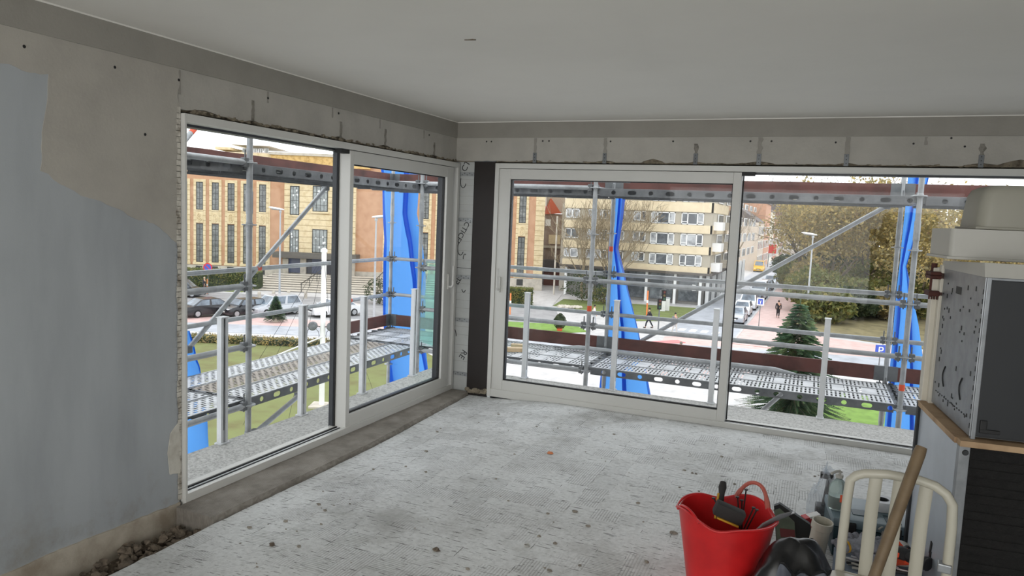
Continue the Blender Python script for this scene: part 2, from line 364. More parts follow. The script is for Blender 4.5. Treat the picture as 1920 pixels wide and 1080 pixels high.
# the bare plaster where the paint came off: its own layer with a torn edge
def torn(pts, seed, amp=.014, step=.03):
    out = []
    for i, p in enumerate(pts):
        q = pts[(i+1) % len(pts)]; Lg = math.hypot(q[0]-p[0], q[1]-p[1]); n = max(1, int(Lg/step))
        for k in range(n):
            a = p[0]+(q[0]-p[0])*k/n; b = p[1]+(q[1]-p[1])*k/n
            out.append((a+amp*noise.noise(Vector((a*19, b*19, seed))), b+amp*noise.noise(Vector((a*19, b*19, seed+5)))))
    return out
patch = [(-9.4, 2.24), (-4.162, 2.236), (-3.95, 2.236), (-3.962, 2.14), (-3.985, 1.972), (-3.998, 1.805), (-3.915, 1.75), (-3.811, 1.705), (-3.672, 1.667), (-3.491, 1.596), (-3.359, 1.555), (-3.236, 1.45), (-3.236, 2.411), (-9.4, 2.411)]
struct(MB().prism(torn(patch, 1), lambda u, z: (0, u, z), lambda u, z: (.0025, u, z)).build('plaster_patch', M_PLASTER, wl))
bare = [(-3.238, 0.47), (-3.25, .45), (-3.304, 0.399), (-3.319, 0.297), (-3.305, 0.17), (-3.238, 0.16)]
struct(MB().prism(torn(bare, 3, .01, .02), lambda u, z: (0, u, z), lambda u, z: (.0035, u, z)).build('plaster_patch', mat('filler_patch', (204, 200, 190), .9, c2=(176, 170, 158), scale=8), wl))
# chipped edge of the pier beside the frame
m = MB()
for i in range(70):
    z = 2.2*i/70; d = .012+.012*noise.noise(Vector((z*9, 3, 1))); m.add([(.003, -3.24-d, z), (.003, -3.225, z), (.003, -3.225, z+.034), (.003, -3.24-d-.006*noise.noise(Vector((z*40, 0, 0))), z+.034)], [(0, 1, 2, 3)])
struct(m.build('chipped_edge', mat('fresh_filler', (206, 202, 192), .9, c2=(120, 110, 96), scale=18), wl))
# bare strip where the skirting was, and the rubble-filled trench before it
strip = [(-9.4, .03), (-4.128, -.002), (-3.977, .006), (-3.697, -.002), (-3.24, -.012), (-3.24, -.25), (-9.4, -.25)]
struct(MB().prism(torn(strip, 7, .008), lambda u, z: (0, u, z), lambda u, z: (.012, u, z)).build('baseboard_left', mat('skirting_scar', (184, 175, 160), .9, c2=(150, 138, 122), scale=5, bump=.4, bscale=30)))
m = MB()
for i in range(900):
    y = -9.0 + 5.75*R_.random()**.35; x = .055 + .26*R_.random(); s = .005 + .022*R_.random()**3
    m.ball((x, y, -.165+s*.4+.05*R_.random()*(1 if x < .12 else .5)), (s*1.3, s, s*.8), 6, 4, .8, i)
tag(m.build('rubble', M_DIRT), 'dark mortar rubble lying in the trench under the left wall', 'rubble', kind='stuff')
m = MB()
for i in range(26):
    y = -3.3 - 1.1*R_.random(); m.ball((.02+.3*R_.random(), y, -.12), (.02+.03*R_.random(), .02+.02*R_.random(), .02), 7, 5, .8, i+60)
struct(m.build('trench_fill', M_DIRT, floor))
# back wall lintel and pier, other walls
wb = struct(MB().box(-.022, .022, 2.185, 4.86, .3, 2.55).build('wall_back', M_CORE))
struct(skin(1, 0.0, 4.86, 2.412, 5.1, [(.80, .07, .018), (1.46, .09, .016), (1.88, .10, .034), (2.24, .07, .014), (2.74, .12, .02), (3.38, .08, .015), (4.268, .12, .022), (4.5, .14, .05)]).build('lintel_plaster', M_PLASTER2, wb))
struct(MB().box(0, -.008, 2.405, 6.1, .02, 2.55).build('trim_3', M_BAND))
struct(MB().box(0, -.012, 2.543, 6.1, .02, 2.55).build('trim_4', M_CEIL))
struct(MB().box(4.86, 0, -.25, 6.2, .3, 2.55).build('wall_back_pier', M_PAINT, wb))
struct(MB().box(5.9, -9.6, -.25, 6.2, 0, 2.55).build('wall_right', M_PAINT))
struct(MB().box(-.3, -9.8, -.25, .2, -9.5, 2.55).box(5.6, -9.8, -.25, 6.2, -9.5, 2.55).box(.2, -9.8, 2.45, 5.6, -9.5, 2.55).box(.2, -9.8, -.25, 5.6, -9.5, .25).build('wall_rear', M_PLASTER))  # unseen wall; its wide opening is added to let in more light
# old anchor straps and their chases in both lintels
M_CHASE = mat('grey_mortar', (134, 130, 122), .95, c2=(96, 91, 84), scale=22, bump=.5, bscale=50)
def blob(axis, u, z0, z1, wd, seed, k=.004):
    n = 10; pl = []
    for i in range(n+1):
        z = z0+(z1-z0)*i/n; pl.append((u-wd*(.55+.5*noise.noise(Vector((z*30, seed, 0)))), z))
    for i in range(n, -1, -1):
        z = z0+(z1-z0)*i/n; pl.append((u+wd*(.55+.5*noise.noise(Vector((z*30, seed+9, 0)))), z))
    return MB().prism(pl, (lambda a, z: (0, a, z)) if axis == 0 else (lambda a, z: (a, 0, z)), (lambda a, z: (k, a, z)) if axis == 0 else (lambda a, z: (a, -k, z)))
for i, (u, z0, z1) in enumerate([(-2.68, 2.205, 2.325), (-1.80, 2.20, 2.315), (-1.222, 2.205, 2.335), (-.432, 2.205, 2.315)]):
    struct(blob(0, u, z0, z1, .020, i).build('anchor_chase', M_CHASE, wl))
for i, (u, z0, z1) in enumerate([(-3.23, 2.27, 2.40), (-1.9, 2.33, 2.40), (-1.30, 2.33, 2.40), (-.62, 2.33, 2.40), (-2.55, 2.33, 2.40)]):
    struct(blob(0, u, z0, z1, .014, i+20, .002).build('filled_chase', M_BAND, wl))
for i, (u, z0, z1, wd) in enumerate([(.80, 2.21, 2.40, .022), (1.455, 2.21, 2.40, .024), (2.235, 2.21, 2.35, .03), (2.735, 2.21, 2.40, .03), (3.375, 2.21, 2.40, .03), (3.90, 2.29, 2.40, .018), (4.26, 2.21, 2.35, .03)]):
    struct(blob(1, u, z0+.05, z1, wd, i+40, .003).build('filled_chase', M_CHASE if i in (2, 6) else M_BAND, wb))
    if i != 5:
        s = struct(MB().bev(u-.017, -.007, 2.18, u+.017, -.001, 2.27, .001).build('anchor_strap', M_GALVD, wb))
        for k in range(3): struct(MB().lathe([(.004, 0), (.004, .002)], (u, -.0068, 2.20+.028*k), 8, Matrix.Rotation(PI/2, 3, 'X')).build('strap_hole', M_BLACK, s))
for (u, z) in [(-4.06, 2.335), (-3.62, 2.335), (-3.235, 2.345), (-2.55, 2.36), (-1.83, 2.37), (-.53, 2.37), (-3.45, 2.03)]:
    struct(MB().lathe([(.009, 0), (.007, .003)], (.001, u, z), 7, Matrix.Rotation(PI/2, 3, 'Y')).build('plug_hole', M_BLACK, wl))
for (u, z) in [(.31, 2.37), (.36, 2.37), (.87, 2.375), (.93, 2.375), (1.50, 2.37), (2.04, 2.37), (2.66, 2.37), (2.82, 2.37), (3.29, 2.36), (3.82, 2.35), (4.15, 2.33), (4.06, 2.39)]:
    struct(MB().lathe([(.008, 0), (.006, .003)], (u, -.001, z), 7, Matrix.Rotation(PI/2, 3, 'X')).build('plug_hole', M_BLACK, wb))
# crumbs of mortar and foam squeezed out between lintel and window heads
m = MB()
for i in range(150):
    u = -3.15+3.15*R_.random(); s = .006+.010*R_.random(); m.ball((-.005, u, 2.186+.012*R_.random()), (s*.7, s*2, s*.7), 6, 4, .7, i)
for i in range(230):
    u = .45+4.4*R_.random(); s = .005+.010*R_.random(); m.ball((u, .008, 2.188+.010*R_.random()), (s*2, s*.7, s*.6), 6, 4, .7, i)
tag(m.build('mortar_crumbs', M_CORE), 'crumbs of mortar and foam in the gap above the window heads', 'mortar', kind='stuff')
# concrete threshold strip along the left window
def thr(u, z):
    return
pl = [(.03, -.018), (.24, -.018), (.30, -.022), (.312, -.062), (.312, -.19), (.03, -.19)]
m = MB(); n = 40
for i in range(n+1):
    y = -3.30+3.30*i/n + .0; k = 1-.33*max(0, (y+1.8)/1.8)
    for (x, z) in pl: m.v.append((.03+(x-.03)*k + .0025*noise.noise(Vector((y*6, x*4, 0))), y + (.05*(.3-x) if i == 0 else 0), z + .002*noise.noise(Vector((y*5, x*5, 3)))))
for i in range(n):
    for k in range(6): m.f.append((i*6+k, i*6+(k+1) % 6, (i+1)*6+(k+1) % 6, (i+1)*6+k))
m.f += [tuple(range(5, -1, -1)), tuple(n*6+k for k in range(6))]
M_COMB = NT('combed_concrete'); _c = M_COMB.coord(); _s = M_COMB.n('ShaderNodeSeparateXYZ'); M_COMB.l(_c, _s.inputs[0])
_w = M_COMB.n('ShaderNodeTexWave', inp={'Scale': 28.0, 'Distortion': 7.0, 'Detail': 1.0, 'Detail Scale': .6}); M_COMB.l(_c, _w.inputs['Vector'])
M_COMB.l(M_COMB.mix(M_COMB.math('MULTIPLY', _w.outputs['Fac'], .35), M_COMB.ramp(M_COMB.noise(5, 6, .7), [(.3, L((116, 110, 102))), (.65, L((160, 154, 145)))]), L((96, 88, 78))), M_COMB.p.inputs['Base Color'])
M_COMB.p.inputs['Roughness'].default_value = .9; M_COMB.bump(_w.outputs['Fac'], .4, .004)
struct(m.build('trim_5', M_COMB.m, smooth=True))
# ---------------------------------------------------------------- windows
def window(name, axis, u0, u1, us0, us1, zb, zt, gl, fixed, track, j0=.04):
    """sliding door: outer frame u0..u1; sliding sash us0..us1 in the inner track; fixed pane between fixed; gl = (glass u0, u1, z0, z1) of the sash"""
    if axis == 0: T = lambda u, n, z: (.03-n, u, z)
    else: T = lambda u, n, z: (u, -.005+n, z)
    def bx(mb, ua, na, za, ub, nb, zb_, b=.003):
        p, q = T(ua, na, za), T(ub, nb, zb_); return mb.bev(*p, *q, b)
    root = struct(bpy.data.objects.new(name, None)); COL.objects.link(root); root.location = T(u0, 0, 0)
    def part(nm, mb, m): return struct(mb.build(nm, m, root))
    hd = .046
    f = MB(); bx(f, u0, 0, zb, u0+j0, .085, zt); bx(f, u1-.04, 0, zb, u1, .085, zt); bx(f, u0+j0, 0, zt-hd, u1-.04, .085, zt); bx(f, u0+j0, 0, zb, u1-.04, .03, zb+.075); bx(f, u0+j0, .03, zb, u1-.04, .085, zb+.05)
    part('frame', f, M_WFRAME)
    f = MB(); bx(f, u0, .085, zb-.06, u0+j0+.002, .17, zt); bx(f, u1-.055, .085, zb-.06, u1, .17, zt); bx(f, u0+j0+.002, .085, zt-.06, u1-.055, .17, zt); bx(f, u0+j0+.002, .085, zb-.1, u1-.055, .17, zb+.035)
    part('outer_frame', f, M_ANTH)
    sz0, sz1 = zb+.054, zt-hd-.004
    # sliding sash
    s = MB(); g0, g1, gz0, gz1 = gl
    m0, m1 = (.112, .062) if fixed[0] < us0 else (.062, .112)
    bx(s, us0, .012, sz0, g0, m0, sz1); bx(s, g1, .012, sz0, us1, m1, sz1); bx(s, g0, .012, gz1, g1, .062, sz1); bx(s, g0, .012, sz0, g1, .062, gz0)
    sash = part('sliding_sash', s, M_WFRAME); e = MB()
    if m0 > m1: bx(e, g1+.001, .062, sz0, us1, .112, sz1)
    else: bx(e, us0, .062, sz0, g0-.001, .112, sz1)
    bx(e, g0, .062, gz1+.001, g1, .112, sz1); bx(e, g0, .062, sz0, g1, .112, gz0-.001); struct(e.build('outer_shell', M_ANTH, sash))
    e = MB(); k = .008
    for (a, b, c, d) in ((g0-.001, gz0, g0+k, gz1), (g1-k, gz0, g1+.001, gz1), (g0, gz0-.001, g1, gz0+k*1.6), (g0, gz1-k, g1, gz1+.001)): bx(e, a, .035, b, c, .06, d, .001)
    struct(e.build('glazing_gasket', M_GASKET, sash))
    p = MB(); bx(p, g0, .045, gz0, g1, .051, gz1, 0.0005); struct(p.build('pane', M_GLASS, sash))
    # black slot between sash and frame where it slides
    e = MB(); um = us0 if fixed[0] < us0 else us1; sg = -1 if um == us0 else 1
    bx(e, um+sg*.002, .02, zt-hd-.03, um+sg*.10, .08, zt-hd-.001, .001) if track else None
    bx(e, um+sg*.012, .108, sz0, um+sg*.001, .118, sz1, .001)
    part('sash_seal', e, M_BLACK)
    # fixed pane with dark outer profiles and the bare inner track before it
    a, b = fixed
    f = MB(); st = (a, a+.03) if sg > 0 else (b-.085, b)
    bx(f, st[0]+(.03 if sg < 0 else 0), .119, zb+.03, st[1], .16, zt-hd); part('fixed_stile', f, M_ANTH)
    f = MB(); bx(f, a, .10, zb+.02, b, .15, zb+.075); part('fixed_rail', f, M_WFRAME)
    f = MB(); bx(f, a, .031, zb+.048, b, .042, zb+.066, .001); bx(f, a, .058, zb+.048, b, .069, zb+.068, .001); bx(f, a, .088, zb+.048, b, .098, zb+.073, .001); part('track_seal', f, M_GASKET)
    f = MB(); bx(f, a, .042, zb+.049, b, .058, zb+.064, .001); bx(f, a, .069, zb+.049, b, .086, zb+.066, .001); part('track', f, M_ALU)
    f = MB(); bx(f, a, .10, zt-hd-.007, b, .15, zt-hd+.002); part('fixed_head', f, M_ANTH)
    p = MB(); bx(p, a, .118, zb+.07, b, .124, zt-hd-.004, .0005); struct(p.build('pane', M_GLASS, root))
    # lever handle on the closing stile
    uh = (g1+us1)/2+.01 if sg < 0 else (us0+g0)/2-.012
    h = MB(); bx(h, uh-.014, -.004, .975, uh+.014, .013, 1.12, .004); M = h
    hp = [T(uh, -.03, 1.0), T(uh, -.045, 1.02), T(uh, -.045, 1.20)]
    M.path([T(uh, .0, 1.0), T(uh, -.035, 1.0)], .010, 10); M.path(hp, [.011, .010, .008], 10)
    part('handle', h, M_WFRAME)
    return root
w1 = window('window_1', 0, -3.222, .03, -1.70, -.075, -.045, 2.172, (-1.655, -.20, .122, 2.025), (-3.206, -1.66), True, .016)
w2 = window('window_2', 1, .412, 4.85, .452, 2.612, -.03, 2.172, (.563, 2.548, .135, 2.030), (2.56, 4.81), True)
# insulation, straps and steel column in the corner
ins = struct(MB().box(-.06, .055, -.10, .235, .12, 2.2).build('corner_insulation', M_INSUL))
def line(z, x0, x1, nm='foil_joint', m=None, h=.0015): struct(MB().box(x0, .0535, z, x1, .056, z+h).build(nm, m or M_BAND, ins))
for z in (2.02, 1.96, 1.86, 1.78, 1.72, 1.58, 1.50, 1.43, 1.34, 1.25, 1.02, .93, .86, .78, .60, .52, .42, .34, .26): line(z, -.03, .20)
line(1.17, .0, .19, 'foil_slit', M_BLACK, .004)
for z in (2.07, 1.635, 1.085, .665, .135):
    st = struct(MB().bev(-.035, .046, z-.018, .21, .0535, z+.018, .001).build('perforated_strap', M_GALV, ins))
    for k in range(7): struct(MB().lathe([(.004, 0), (.004, .0015)], (.02+.026*k, .0455, z+.007*(-1)**k), 8, Matrix.Rotation(PI/2, 3, 'X')).build('strap_hole', M_BLACK, st))
M_INK = mat('black_ink', (30, 31, 33), .6)
def text(s, size, M, parent, m, name='lettering', ext=.0004, align='LEFT'):
    c = bpy.data.curves.new('t', 'FONT'); c.body = s; c.size = size; c.extrude = ext; c.align_x = align; c.resolution_u = 3
    o = bpy.data.objects.new('t', c); COL.objects.link(o); dg = bpy.context.evaluated_depsgraph_get()
    me = bpy.data.meshes.new_from_object(o.evaluated_get(dg)); me.materials.clear(); me.materials.append(m)
    bpy.data.objects.remove(o); n = bpy.data.objects.new(name, me); COL.objects.link(n)
    me.transform((wm(parent).inverted() if parent else Matrix.Identity(4)) @ M); n.parent = parent; return n
def onwall(x, z, deg, y=.0532):         # text standing on a plane that faces the room (-y)
    return Matrix.Translation((x, y, z)) @ Matrix.Rotation(PI/2, 4, 'X') @ Matrix.Rotation(math.radians(deg), 4, 'Z')
for (s, x, z, sz, dg) in [('CTIC', .075, 2.085, .085, 62), ('ECTICEL', .115, 1.66, .075, -118), ('ECTICEL', .0, 0, 0, 0), ('EL', .035, 1.0, .08, 60), ('RE', .115, .38, .085, -118)]:
    if sz: struct(text(s, sz, onwall(x, z, dg), ins, M_INK))
for (x, z, r, a0, a1) in [(.055, 2.0, .05, 150, 340), (.05, 1.36, .055, 120, 330), (.0, .50, .06, 0, 90), (.10, .98, .035, 200, 330), (.10, 1.27, .03, 60, 200)]:
    pts = [(x+r*.6*math.cos(math.radians(a0+(a1-a0)*k/12)), .0532, z+r*1.2*math.sin(math.radians(a0+(a1-a0)*k/12))) for k in range(13)]
    struct(MB().path(pts, .0035, 5).build('printed_swoosh', M_INK, ins))
colm = struct(MB().bev(.188, .012, -.05, .405, .026, 2.196, .002).box(.288, .026, -.05, .302, .19, 2.196).bev(.188, .19, -.05, .405, .204, 2.196, .002).build('steel_column', M_RUSTB))
struct(MB().bev(.182, .004, 2.186, .41, .2, 2.204, .002).build('cap_plate', M_GALVD, colm))
m = MB()
for i in range(14): m.ball((.20+.2*R_.random(), .005, -.02+.03*R_.random()), (.03, .012, .02), 6, 4, .7, i)
struct(m.build('mortar_foot', M_CORE, colm))

# ---------------------------------------------------------------- balcony with its aluminium posts
struct(MB().box(-.80, -8, -.30, -.14, 1.22, -.10).box(-.14, .16, -.30, 9, 1.22, -.10).build('balcony_slab', M_GRAN))
struct(MB().box(-.14, -8, -3.0, .0, .16, -.11).box(-.0, .02, -3.0, 9, .16, -.11).build('facade_below', M_CONC))
def post(axis):
    """slotted aluminium balustrade post; the glass slots face along the balcony edge"""
    t = thing('balustrade_post', 'x', 'post')
    a, b = (.038, .028) if axis == 0 else (.028, .038)
    f = MB()
    if axis == 0:    # seen from the room: two flanges with a dark groove between
        f.bev(-.022, -.034, 0, .022, -.010, .955, .003); f.bev(-.022, .010, 0, .022, .034, .955, .003); f.box(-.018, -.010, 0, .004, .010, .95)
        s = MB().box(.004, -.009, .10, .009, .009, .945)
    else:
        f.bev(-.026, -.026, 0, .026, .010, .955, .003); f.bev(-.026, .018, 0, .026, .026, .955, .003); f.box(-.02, .01, 0, .02, .018, .95)
        s = MB().box(.0262, -.006, .10, .0268, .004, .945)
    f.build('profile', M_ALU, t, world=False); s.build('rubber_groove', M_GASKET, t, world=False)
    MB().bev(-.030, -.038, .955, .030, .038, .962, .002).build('cap', M_ALU, t, world=False)
    MB().bev(-.035, -.045, 0, .035, .045, .012, .002).build('base_plate', M_ALU, t, world=False)
    return t
pl0, pb0 = post(0), post(1)
LN = ['first slotted aluminium post from the left jamb, behind the fixed pane', 'second slotted aluminium post, behind the fixed pane by the black seal', 'third slotted aluminium post, behind the left edge of the sliding sash', 'fourth slotted aluminium post, beside the green glass panel']
for i, y in enumerate((-2.145, -1.24, -.344, .60)):
    o = pl0 if i == 0 else dup(pl0, (0, 0, 0), 0, LN[i]); o.location = (-.77, y, -.10); o['label'] = LN[i]; o['group'] = 'balustrade posts outside the left window'
BN = ['plain aluminium post nearest the corner, behind the far sliding sash', 'plain aluminium post standing in front of the narrow blue sheet', 'plain aluminium post just left of the far meeting stile', 'plain aluminium post behind the far fixed pane, before the fir tree', 'plain aluminium post behind the far fixed pane, hidden by the appliances']
for i, x in enumerate((.318, 1.33, 2.345, 3.36, 4.37)):
    o = pb0 if i == 0 else dup(pb0, (0, 0, 0), 0, BN[i]); o.location = (x, 1.185, -.10); o['label'] = BN[i]; o['group'] = 'balustrade posts outside the far window'

# ---------------------------------------------------------------- scaffolding
LV = (.03, .53, 1.03, 2.03)
sl = thing('scaffold', 'galvanised tube scaffold with perforated decks running outside the left window', 'scaffold', (-1.65, -1.6, GZ))
sb = thing('scaffold', 'galvanised tube scaffold with red-brown toe boards outside the far window', 'scaffold', (2.5, 1.95, GZ))
RT_ = .0245
def standard(par, x, y, z1=4.2, bands=(), lean=0):
    s = MB().tube((x, y, GZ), (x, y, z1), RT_, 14).tube((x, y, 1.62), (x, y, 1.80), RT_+.004, 14).tube((x, y, -.38), (x, y, -.2), RT_+.004, 14).build('standard', M_GALV, par, smooth=True)
    z = .03-8*.5-.0
    zs = [.03+.5*k for k in range(-6, 9)]
    for z in zs:
        if z > z1: continue
        r = MB(); n = 16
        r.lathe([(RT_, -.005), (.058, -.005), (.060, 0), (.058, .005), (RT_, .005)], (x, y, z), n); r.lathe([(RT_+.002, -.02), (RT_+.004, -.015), (RT_+.004, .015), (RT_+.002, .02)], (x, y, z), 12)
        r.build('rosette', M_GALV, s)
    for z in bands: MB().lathe([(RT_+.0008, -.03), (RT_+.0012, -.028), (RT_+.0012, .028), (RT_+.0008, .03)], (x, y, z), 14).build('marking_band', M_ORANGE, s)
    return s
def ledger(par, p, q, nm='ledger', m=None, band=None, wedge=True, trim=.045):
    p, q = Vector(p), Vector(q); d = (q-p).normalized(); m = m or M_GALV
    s = MB().tube(p+d*(trim+.02), q-d*(trim+.02), RT_, 12).build(nm, m, par, smooth=True)
    if wedge:
        for (c, sg) in ((p, 1), (q, -1)):
            e = MB(); ang = math.atan2(d.y, d.x); M = Matrix.Rotation(ang, 3, 'Z')
            e.obox(c+d*sg*.058, (.05, .045, .075), M, .006); e.obox(c+d*sg*.052+Vector((0, 0, .025)), (.012, .008, .15), M, .001)
            e.build('wedge_head', M_GALVD, s)
    if band is not None:
        c = p+(q-p)*band; MB().tube(c-d*.03, c+d*.03, RT_+.0012, 12).build('marking_band', M_ORANGE, s)
    return s
def brace(par, p, q, band=None):
    p, q = Vector(p), Vector(q); s = MB().tube(p, q, RT_, 12).build('brace', M_GALV, par, smooth=True); d = (q-p).normalized()
    for (c, sg) in ((p, 1), (q, -1)):
        MB().obox(c, (.07, .06, .07), None, .01).build('brace_coupler', M_GALVD, s)
    if band is not None:
        c = p+(q-p)*band; MB().tube(c-d*.05, c+d*.05, RT_+.0012, 12).build('marking_band', M_ORANGE, s)
def deck(par, p, q, off, wd=.32, z=.07, m=None):
    """steel plank from p to q (2-D points), shifted sideways by off; own frame: x along the plank"""
    p, q = Vector((*p, 0)), Vector((*q, 0)); d = (q-p).normalized(); nrm = Vector((-d.y, d.x, 0)); Ln = (q-p).length
    h = bpy.data.objects.new('deck_plank', None)
    g = MB().box(.045, -wd/2, -.004, Ln-.045, wd/2, 0).mesh('deck_plank', m or M_DECK); o = bpy.data.objects.new('deck_plank', g); COL.objects.link(o); o.parent = par
    bpy.data.objects.remove(h); c = p+nrm*off; o.location = wm(par).inverted() @ Vector((c.x, c.y, z)); o.rotation_euler = (0, 0, math.atan2(d.y, d.x))
    for sd_ in (-1, 1):
        r = bpy.data.objects.new('plank_side', MB().box(.05, sd_*wd/2-.002, -.045, Ln-.05, sd_*wd/2+.002, .035).mesh('plank_side', M_RAIL)); COL.objects.link(r); r.parent = o; r.location = (0, 0, -.034)
        MB().box(.05, sd_*wd/2-.012*(sd_ > 0), -.002, Ln-.05, sd_*wd/2+.012*(sd_ < 0), .003).build('plank_edge', M_GALV, o, world=False)
    e = MB()
    for xx in (.03, Ln-.03):
        e.bev(xx-.02, -wd/2, -.06, xx+.02, wd/2, .001, .004)
        for k in (-1, 1): e.obox((xx+(.03 if xx > 1 else -.03), k*wd*.3, .0), (.06, .05, .02), None, .008)
    e.build('end_hook', M_GALVD, o, world=False, smooth=True)
    return o
def toe(par, p, q, z0, h=.155):
    p, q = Vector(p), Vector(q); d = (q-p).normalized(); nrm = Vector((-d.y, d.x)); a = math.atan2(d.y, d.x); c = (p+q)/2
    s = MB().obox((c.x, c.y, z0+h/2), ((q-p).length-.02, .03, h), Matrix.Rotation(a, 3, 'Z'), .003).build('toe_board', M_TOE, par)
    for e in (p+d*.06, q-d*.06): MB().obox((e.x, e.y, z0+h/2), (.11, .036, h+.006), Matrix.Rotation(a, 3, 'Z'), .002).build('end_fitting', M_GALVD, s)
# plan positions of the standards
C1, C0, C2 = Vector((-1.05, -1.58)), Vector((-1.16, 1.36)), Vector((-.94, -4.6))
O1, O0, O2 = Vector((-2.16, -1.60)), Vector((-2.27, 2.46)), Vector((-2.05, -4.62)); OC = Vector((-2.25, 1.36))
B1, B2, B3 = Vector((.965, 1.40)), Vector((4.045, 1.43)), Vector((7.1, 1.46))
P0, P1, P2, P3 = Vector((-1.19, 2.48)), Vector((.87, 2.50)), Vector((3.99, 2.51)), Vector((7.05, 2.53))
standard(sl, *C1); standard(sl, *C0); standard(sl, *C2); standard(sl, *O2)
standard(sl, *O0)
standard(sb, *B1, bands=(.72,)); standard(sb, *B2, bands=(.24,)); standard(sb, *B3)
standard(sb, *P1, bands=(1.34,)); standard(sb, *P2); standard(sb, *P3)
v3 = lambda p, z: (p.x, p.y, z)
for z in LV:
    ledger(sl, v3(C2, z), v3(C1, z)); ledger(sl, v3(O2, z), v3(O0, z), band=.62 if z == 1.03 else (.86 if z == .53 else None))
    if z in (.03, 2.03):
        ledger(sl, v3(C2, z), v3(O2, z)); ledger(sl, v3(C0, z), v3(OC, z))
    ledger(sb, v3(C0, z), v3(B1, z)); ledger(sb, v3(O0, z), v3(P1, z)); ledger(sb, v3(P1, z), v3(P2, z)); ledger(sb, v3(P2, z), v3(P3, z))
    if z != .03 and z != 2.03: ledger(sb, v3(B1, z), v3(B2, z)); ledger(sb, v3(B2, z), v3(B3, z))
    else:
        for a, b in ((B1, P1), (B2, P2), (B3, P3)): ledger(sb, v3(a, z), v3(b, z), m=M_GALVD)
ledger(sb, (-1.0, 1.40, 2.115), (1.40, 1.42, 2.115), 'loose_rail', wedge=False)
# diagonal braces, set by where they cross the outer plane
brace(sb, hit(1663, 386, 1, 2.56), hit(1150, 668, 1, 2.56))
brace(sl, hit(611, 352, 0, -2.22), hit(352, 655, 0, -2.16))
brace(sl, hit(402, 197, 0, -2.16), hit(300, 318, 0, -2.10), band=.40)
brace(sb, (2.15, 1.50, -.95), (3.1, 2.4, -.02)); brace(sl, hit(478, 812, 0, -1.1), hit(560, 742, 0, -1.6))
# decks: three planks in each bay, below and above
for z in (.07, 2.025):
    for k in range(3):
        deck(sl, C1, C0, .19+.335*k, z=z, m=(M_DECKB, M_DECKD, M_DECKB)[k] if z < 1 else M_GALVD)
        deck(sl, C2, C1, .19+.335*k, z=z, m=M_GALVD if z > 1 else M_DECKB)
        deck(sb, Vector((-2.2, 1.36)) if z < 1 else C0-Vector((1.0, 0)), B1, .20+.335*k, z=z, m=M_GALVD if z > 1 else (M_DECKC if k == 2 else M_DECK)); deck(sb, B1, B2, .16+.335*k, z=z, m=M_GALVD if z > 1 else (M_DECKC, M_DECK, M_DECKC)[k]); deck(sb, B2, B3, .16+.335*k, z=z, m=M_GALVD if z > 1 else M_DECKC)
    toe(sb, O0, P1, z+.02); toe(sb, P1, P2, z+.02); toe(sb, P2, P3, z+.02)
    if z > 1: toe(sl, O2, O1, z+.02); toe(sl, O1, O0, z+.02)
    else: toe(sl, Vector((-2.27, 1.30)), O0, z+.02)
# loose things left on the decks
t = tag(MB().obox(tuple(hit(966, 655, 2, .095)), (.24, .11, .045), Matrix.Rotation(.5, 3, 'Z'), .002).build('timber_offcut', mat('fresh_pine', (226, 196, 158), .7, c2=(206, 170, 128), scale=6)), 'short offcut of pale sawn timber lying on the steel deck near the corner', 'plank')
tag(MB().obox(tuple(hit(966, 649, 2, .085)+Vector((0, .08, 0))), (.16, .09, .03), Matrix.Rotation(.3, 3, 'Z'), .002).build('timber_offcut', MATS['fresh_pine']), 'small pale timber offcut behind the bigger one on the deck', 'plank')
bm_ = thing('steel_ledger_beam', 'loose galvanised beam with flattened ends lying along the far deck', 'beam', (1.6, 2.22, .09))
MB().path([(-1.22, 0, .008), (-1.0, 0, .03), (1.28, 0.02, .03), (1.50, .02, .008)], [.016, .040, .040, .016], 10, flat=.75).build('tube', M_GALV, bm_, world=False, smooth=True)
for k in (-1.26, 1.54): MB().obox((k, .01, .008), (.12, .07, .012), None, .003).build('flattened_end', M_GALVD, bm_, world=False)

# ---------------------------------------------------------------- tied-up blue sheets and the glass panels
def tarp(label, rows, y0, folds=3, amp=.055, axis=1, seed=0, grp='blue sheets tied to the scaffold'):
    """rows of (left px, right px, px height) traced down the hanging sheet at its own distance; pleats give it depth"""
    n = 64; P = []
    for r in rows:
        a, b = hit(r[0], r[2], axis, y0), hit(r[1], r[2], axis, y0); P.append((a, b))
    zs = []
    def row(t):
        k = t*(len(P)-1); i = min(int(k), len(P)-2); f = k-i; f = f*f*(3-2*f)*.5+f*.5
        return P[i][0].lerp(P[i+1][0], f), P[i][1].lerp(P[i+1][1], f)
    def fn(i, j):
        a, b = row(j); wd = (b-a).length; ph = 1.2*seed+1.1*math.sin(j*3+seed); q = i+.30/folds*(math.sin(i*folds*2*PI+ph)-math.sin(ph)*(1-i)-math.sin(folds*2*PI+ph)*i); c = a.lerp(b, .5+(q-.5)*.84)
        d = amp*math.cos(i*folds*2*PI + ph) + .02*noise.noise(Vector((i*6, j*9, seed))) + .10*math.cos((i-.5)*PI)*(1-min(1, wd))
        c[axis] += d if axis == 1 else -d; return tuple(c)
    o = MB().grid(fn, n, 56).build('blue_sheet', M_TARP, smooth=True, angle=PI)
    return tag(o, label, 'tarpaulin', grp)
tarp('wide blue sheet hanging behind the left sliding sash', [(716, 772, 290), (720, 786, 330), (722, 780, 400), (724, 790, 450), (720, 800, 520), (716, 800, 600), (714, 805, 650), (716, 815, 720), (716, 818, 800)], 2.62, 1.6, .10, seed=1)
